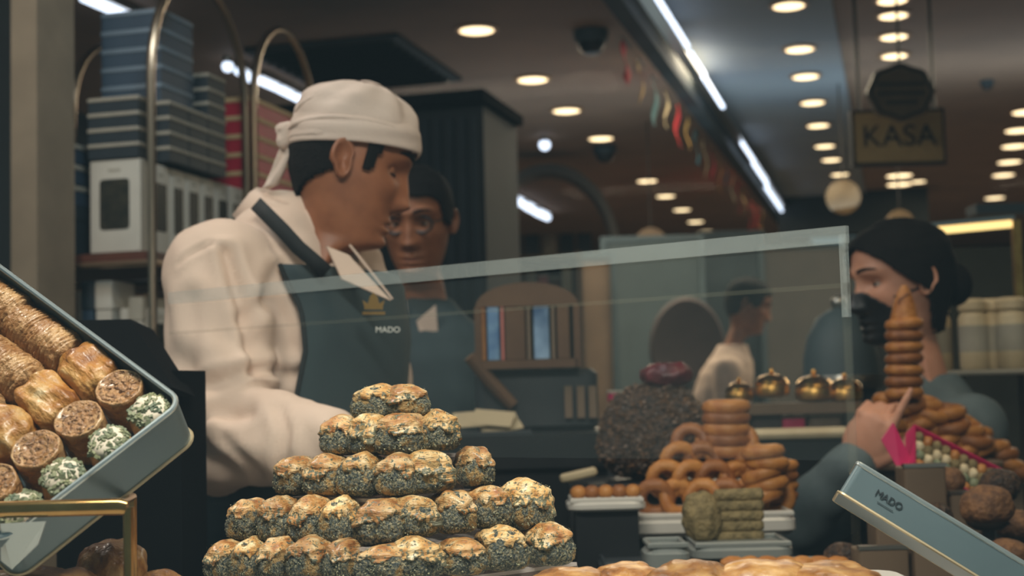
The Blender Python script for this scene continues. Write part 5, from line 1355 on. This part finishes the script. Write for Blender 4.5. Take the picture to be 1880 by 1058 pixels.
MB().box(((a.x+b.x)/2,(a.y+b.y)/2,z-.012),((b-a).length,.12,.02),SF).build('board','brown_holder',o,smooth=False)
for t_ in (.1,.5,.9): q=a.lerp(b,t_); MB().tube([Vector((q.x,q.y,zs2)),Vector((q.x,q.y,z-.02))],.006,8).build('bracket','brown_holder',o)
# pink packets on the back shelf
for k,(x,y,w_,h,m) in enumerate([(1405,778,58,44,'chair_purple'),(1452,772,44,34,'magenta'),(1510,776,60,36,'brown_holder'),(1130,742,26,50,'magenta'),(1152,742,22,46,'jar_cream')]):
    dd=2.74 if k<3 else 3.2; p=pt(x,y,dd); ww=w_*mpp(dd);hh=h*mpp(dd); o=thing('sweet_packet',['purple brown packet on the back shelf','magenta packet on the back shelf','brown packet on the back shelf right of the magenta one','magenta packet standing right of the till','cream packet beside the magenta packet by the till'][k],'packet',tuple(p))
    zz=zs2 if k<3 else p.z-hh/2; MB().rbox((p.x,p.y,zz+hh/2),(ww,.06,hh),.008,SF).build('body',m,o); MB().rbox((p.x,p.y,zz+hh*.94),(ww*1.03,.062,hh*.12),.004,SF).build('seal','box_lid',o)
    if k==3: MB().box((p.x+.015,p.y,(zz-.001)/2),(.10,.08,zz-.001),SF).build('stand','dark_plastic',o,smooth=False)
# slicing machine: domed grey cover
c=pt(1545,690,3.3); sm_=thing('glass_dome_machine','grey domed machine with bright highlights left of the customer','machine',tuple(c))
rr=70*mpp(3.3); MB().lathe([(rr,0),(rr*.98,.04),(rr*.86,.09),(rr*.6,.135),(rr*.25,.155),(1e-3,.158)],32,None,c).build('dome','panel_blue',sm_); MB().lathe([(rr*1.05,-.03),(rr*1.08,-.015),(rr*1.05,0)],32,None,c).build('base','steel',sm_)
MB().ell(c+Vector((0,0,.17)),.018).build('knob','steel',sm_)
q=c-Vector((0,0,.03)); MB().box((q.x,q.y,q.z/2),(rr*1.5,rr*1.2,q.z),SF).build('stand','dark_plastic',sm_,smooth=False)
# spire of ring cookies with a pointed tip
d=2.47; RS=2.47/2.22; sp=[]
for k in range(7): ringc(pt(1660,722-k*21,d),FL@Matrix.Rotation(.05*(k%3-1),4,'Y'),f'{ORD[k]} ring cookie from below in the tall spire at the right','ring cookie spire',RS,k%2==1)
tp=thing('pointed_cookie','pointed amber cookie standing on top of the ring spire','cookie',tuple(pt(1660,590,d)))
mb=MB(); P=[pt(1660,588,d),pt(1660,560,d),pt(1660,535,d),pt(1660,524,d)]; mb.tube(P,[.024,.019,.0105,.0045],14); mb.v=[tuple(Vector(v)+CRh*.0015*noise.noise(Vector(v)*80)) for v in mb.v]; mb.build('cone','cookie',tp); 
MB().tube([pt(1660+10*math.sin(k*.9),586-k*6,d-.012) for k in range(9)],.003,6).build('twist','cookie_dark',tp)
# wide ring heap under the spire
nrow=[(830,9,1575,27),(806,8,1588,28),(782,7,1602,28),(758,5,1622,28),(740,3,1640,26)]
for lv,(y,n,x0,dx) in enumerate(nrow):
    for k in range(n):
        ringc(pt(x0+dx*k*1.0,y,d+.04-.012*(k%2)),FL@Matrix.Rotation(rnd.uniform(-.4,.4),4,'Y')@Matrix.Rotation(rnd.uniform(-.3,.3),4,'X'),f'{ORD[k]} ring cookie from the left in the {["lowest","second","third","fourth","highest"][lv]} layer under the spire','ring cookie mound under the spire',1.12*RS,(k*lv)%3==1)
# slope of rings falling to the right
for k in range(9):
    ringc(pt(1735+16*k,752+14*k,d+.08),FL@Matrix.Rotation(rnd.uniform(-.2,.5),4,'Y'),f'{ORD[k]} ring cookie down the slope right of the spire','ring cookie slope',1.15*RS,k%2==0)
    if k<8: ringc(pt(1728+18*k,778+14*k,d+.10),FL@Matrix.Rotation(rnd.uniform(-.2,.5),4,'Y'),f'{ORD[k]} ring cookie in the inner slope row right of the spire','ring cookie inner slope',1.1*RS,k%2==1)
zR=pt(1690,846,d).z; o=thing('cookie_stand','brown stand under the ring cookie spire','stand',tuple(pt(1690,850,d+.05))); c=pt(1690,850,d+.03); MB().rbox((c.x,c.y,zR-.008),(.25,.16,.014),.02,SF).build('plate','brown_holder',o); MB().box((c.x,c.y,(CZ+zR-.015)/2),(.19,.12,zR-.015-CZ),SF).build('body','brown_holder',o,smooth=False)
# magenta tray of small sweets
dT=2.05
A=pt(1618,790,dT);B=pt(1650,775,dT+.03);u_=(pt(1835,905,dT)-pt(1645,800,dT)); 
mt=thing('magenta_tray','open magenta box of small gold and green sweets beside the raised hand','box',tuple(pt(1740,880,dT)))
O=pt(1664,868,dT-.03); ux=(pt(1842,958,dT-.02)-O); lx=ux.length; ux.normalize(); uy=CU*.66+CF*.75+CR*-.05; uy=(uy-ux*uy.dot(ux)).normalized(); nz=ux.cross(uy).normalized()
if nz.z<0: nz=-nz
MF=frame(ux,uy,nz); wV=.085; hT=.022
def MT(a,b,c): return O+ux*a+uy*b+nz*c
MB().box(MT(lx/2,wV/2,0),(lx,wV,.003),MF).build('bottom','magenta',mt,smooth=False)
for b in (0,wV): MB().box(MT(lx/2,b,hT/2),(lx,.003,hT),MF).build('side','magenta',mt,smooth=False)
for a_ in (0,lx): MB().box(MT(a_,wV/2,hT/2),(.003,wV,hT),MF).build('end','magenta',mt,smooth=False)
fl_=pt(1648,828,dT-.03); V=[pt(1618,808,dT-.01),pt(1640,776,dT),pt(1676,850,dT-.02),pt(1655,872,dT-.03)]; V2=[v+CF*.003 for v in V]
MB().add(V+V2,[(3,2,1,0),(4,5,6,7)]+[(i,(i+1)%4,4+(i+1)%4,4+i) for i in range(4)]).build('raised_flap','magenta',mt,smooth=False)
for r_ in range(4):
    for k in range(10):
        p=MT(.012+k*(lx-.024)/9,.012+r_*.0205,.012); V,Fc=ico(3); mq=['cookie','pistachio_chip','jar_cream','log_green'][(r_+(k%3==1))%4]
        out=[p+MF.to_3x3()@Vector((q.x*.0085,q.y*.0088,q.z*.0095))*(1+.12*noise.noise(q*2+Vector((k,r_,0)))) for q in V]
        tag(MB().add(out,Fc).build('small_sweet',mq,sharp=None),f'{ORD[k]} small sweet from the upper end in the {ORD[r_]} row of the magenta box','sweet','sweets in the magenta box')
q=MT(lx/2,wV/2,0); MB().box((q.x,q.y,(CZ+q.z-.02)/2),(.09,.04,q.z-.02-CZ),SF).build('stand','dark_plastic',mt,smooth=False)
# brown pastry holders and round cakes behind the lettered tin
for k,(x0,x1,y0,y1,dd) in enumerate([(1652,1728,856,910,1.90),(1600,1690,948,1010,1.80),(1570,1660,1005,1058,1.74),(1668,1755,985,1040,1.74),(1735,1790,905,960,1.92)]):
    a=pt(x0,y0,dd);b=pt(x1,y1,dd);c=(a+b)/2; w_=(x1-x0)*mpp(dd); z1=c.z+(y1-y0)*mpp(dd)/2
    t=thing('pastry_holder',f'{["topmost","second","lowest left","lowest right","rightmost"][k]} brown step holder behind the lettered tin','holder',(c.x,c.y,CZ),None,'brown step holders')
    MB().rbox((c.x,c.y,(CZ+z1)/2),(w_,.05,z1-CZ),.004,SF).build('body','brown_holder',t); MB().box(Vector((c.x,c.y,z1+.002))-CFh*.02,(w_*1.02,.012,.005),SF).build('front_lip','steel',t,smooth=False)
for k,(x,y,dd,r) in enumerate([(1740,884,1.98,.025),(1716,950,1.86,.024),(1812,930,1.80,.034),(1836,890,1.95,.028),(1712,1010,1.84,.024),(1770,1000,1.78,.022),(1866,965,1.86,.026),(1545,1022,1.78,.022),(1850,1020,1.74,.026),(1800,1000,1.9,.024)]):
    p=pt(x,y,dd); V,Fc=ico(4); out=[p+Vector((q.x,q.y,q.z*.8))*r*(1+.08*noise.noise(q*1.8+Vector((k*3,0,0)))) for q in V]
    o=MB().add(out,Fc).build('round_cake',['cake','choco_nut'][k%2],sharp=None); tag(o,f'{ORD[k]} round brown cake counted downwards behind the lettered tin','cake','round cakes behind the lettered tin')
    MB().lathe([(r*.5,0),(r*.75,.006),(r*.8,.010)],16,None,(p.x,p.y,p.z-r*.8-.002)).build('paper_cup','sign_dark',o); MB().tube([Vector((p.x,p.y,CZ)),Vector((p.x,p.y,p.z-r*.78))],.008,8).build('stem','black_plastic',o)
# cream jars on a glass shelf at the right
zJ=pt(1760,680,3.0).z
js=thing('jar_shelf','glass shelf with a bright edge carrying cream jars at the right','shelf',tuple(pt(1770,684,3.0))); a=pt(1672,684,3.0);b=pt(1910,674,3.0); a.z=b.z=zJ-.006
MB().box((a+b)/2+CFh*.06,((b-a).length,.26,.010),SF).build('board','cabinet_glass',js,smooth=False); MB().tube([a-CFh*.07,b-CFh*.07],.006,8).build('edge','box_lid',js)
for t_ in (.02,.5,.98): q=a.lerp(b,t_)+CFh*.1; MB().tube([Vector((q.x,q.y,0)),Vector((q.x,q.y,zJ-.012))],.008,8).build('upright','sign_dark',js)
def jar(px,dd,r,h,label):
    p=pt(px,680,dd); p.z=zJ; t=thing('cream_jar',label,'jar',tuple(p),None,'cream jars on the glass shelf')
    MB().lathe([(r*.9,0),(r,.006),(r,h*.72),(r*.8,h*.80),(r*.7,h*.82)],22,None,p).build('body','jar_cream',t); MB().lathe([(r*.82,h*.82),(r*.95,h*.84),(r*.97,h*.95),(r*.7,h),(1e-3,h)],22,None,p).build('cap','jar_cream' ,t)
    MB().lathe([(r*1.01,h*.25),(r*1.015,h*.3),(r*1.015,h*.6),(r*1.01,h*.62)],22,None,p).build('label_band','box_lid',t)
for k,(x,dd,r) in enumerate([(1690,3.0,.030),(1725,3.06,.028),(1790,3.0,.030),(1826,3.02,.030),(1862,2.98,.032)]): jar(x,dd,r,.15,f'{ORD[k]} cream jar from the left on the glass shelf')
# warm light bar of the right glass cabinet
bar_lamp(pt(1685,427,3.2),pt(1860,411,3.2),.0085,'warm golden light bar above the cream jars','lamp_warm_bar','cabinet_light_bar',None)
for t_ in (0.02,.98):
    q=pt(1685,427,3.2).lerp(pt(1860,411,3.2),t_)
gc=thing('glass_cabinet','thin framed glass cabinet at the right edge','cabinet',tuple(pt(1868,700,3.2)))
a=pt(1864,405,3.2); MB().box((a.x,a.y,a.z/2),(.018,.018,a.z),SF).build('post','gold_dull',gc,smooth=False)
a2=pt(1680,425,3.2); MB().box((a2.x,a2.y,a2.z/2),(.010,.010,a2.z),SF).build('post','sign_dark',gc,smooth=False)
m=(a+a2)/2; MB().box((m.x,m.y,m.z*.72),((a-a2).length,.006,m.z*.5),SF).build('pane','cabinet_glass',gc,smooth=False)
p=pt(1842,386,4.4); b=pt(1890,384,4.4); o=MB().box((p+b)/2,((b-p).length+.2,.1,.03),SF).build('trim_2','panel_blue',smooth=False); struct(o)
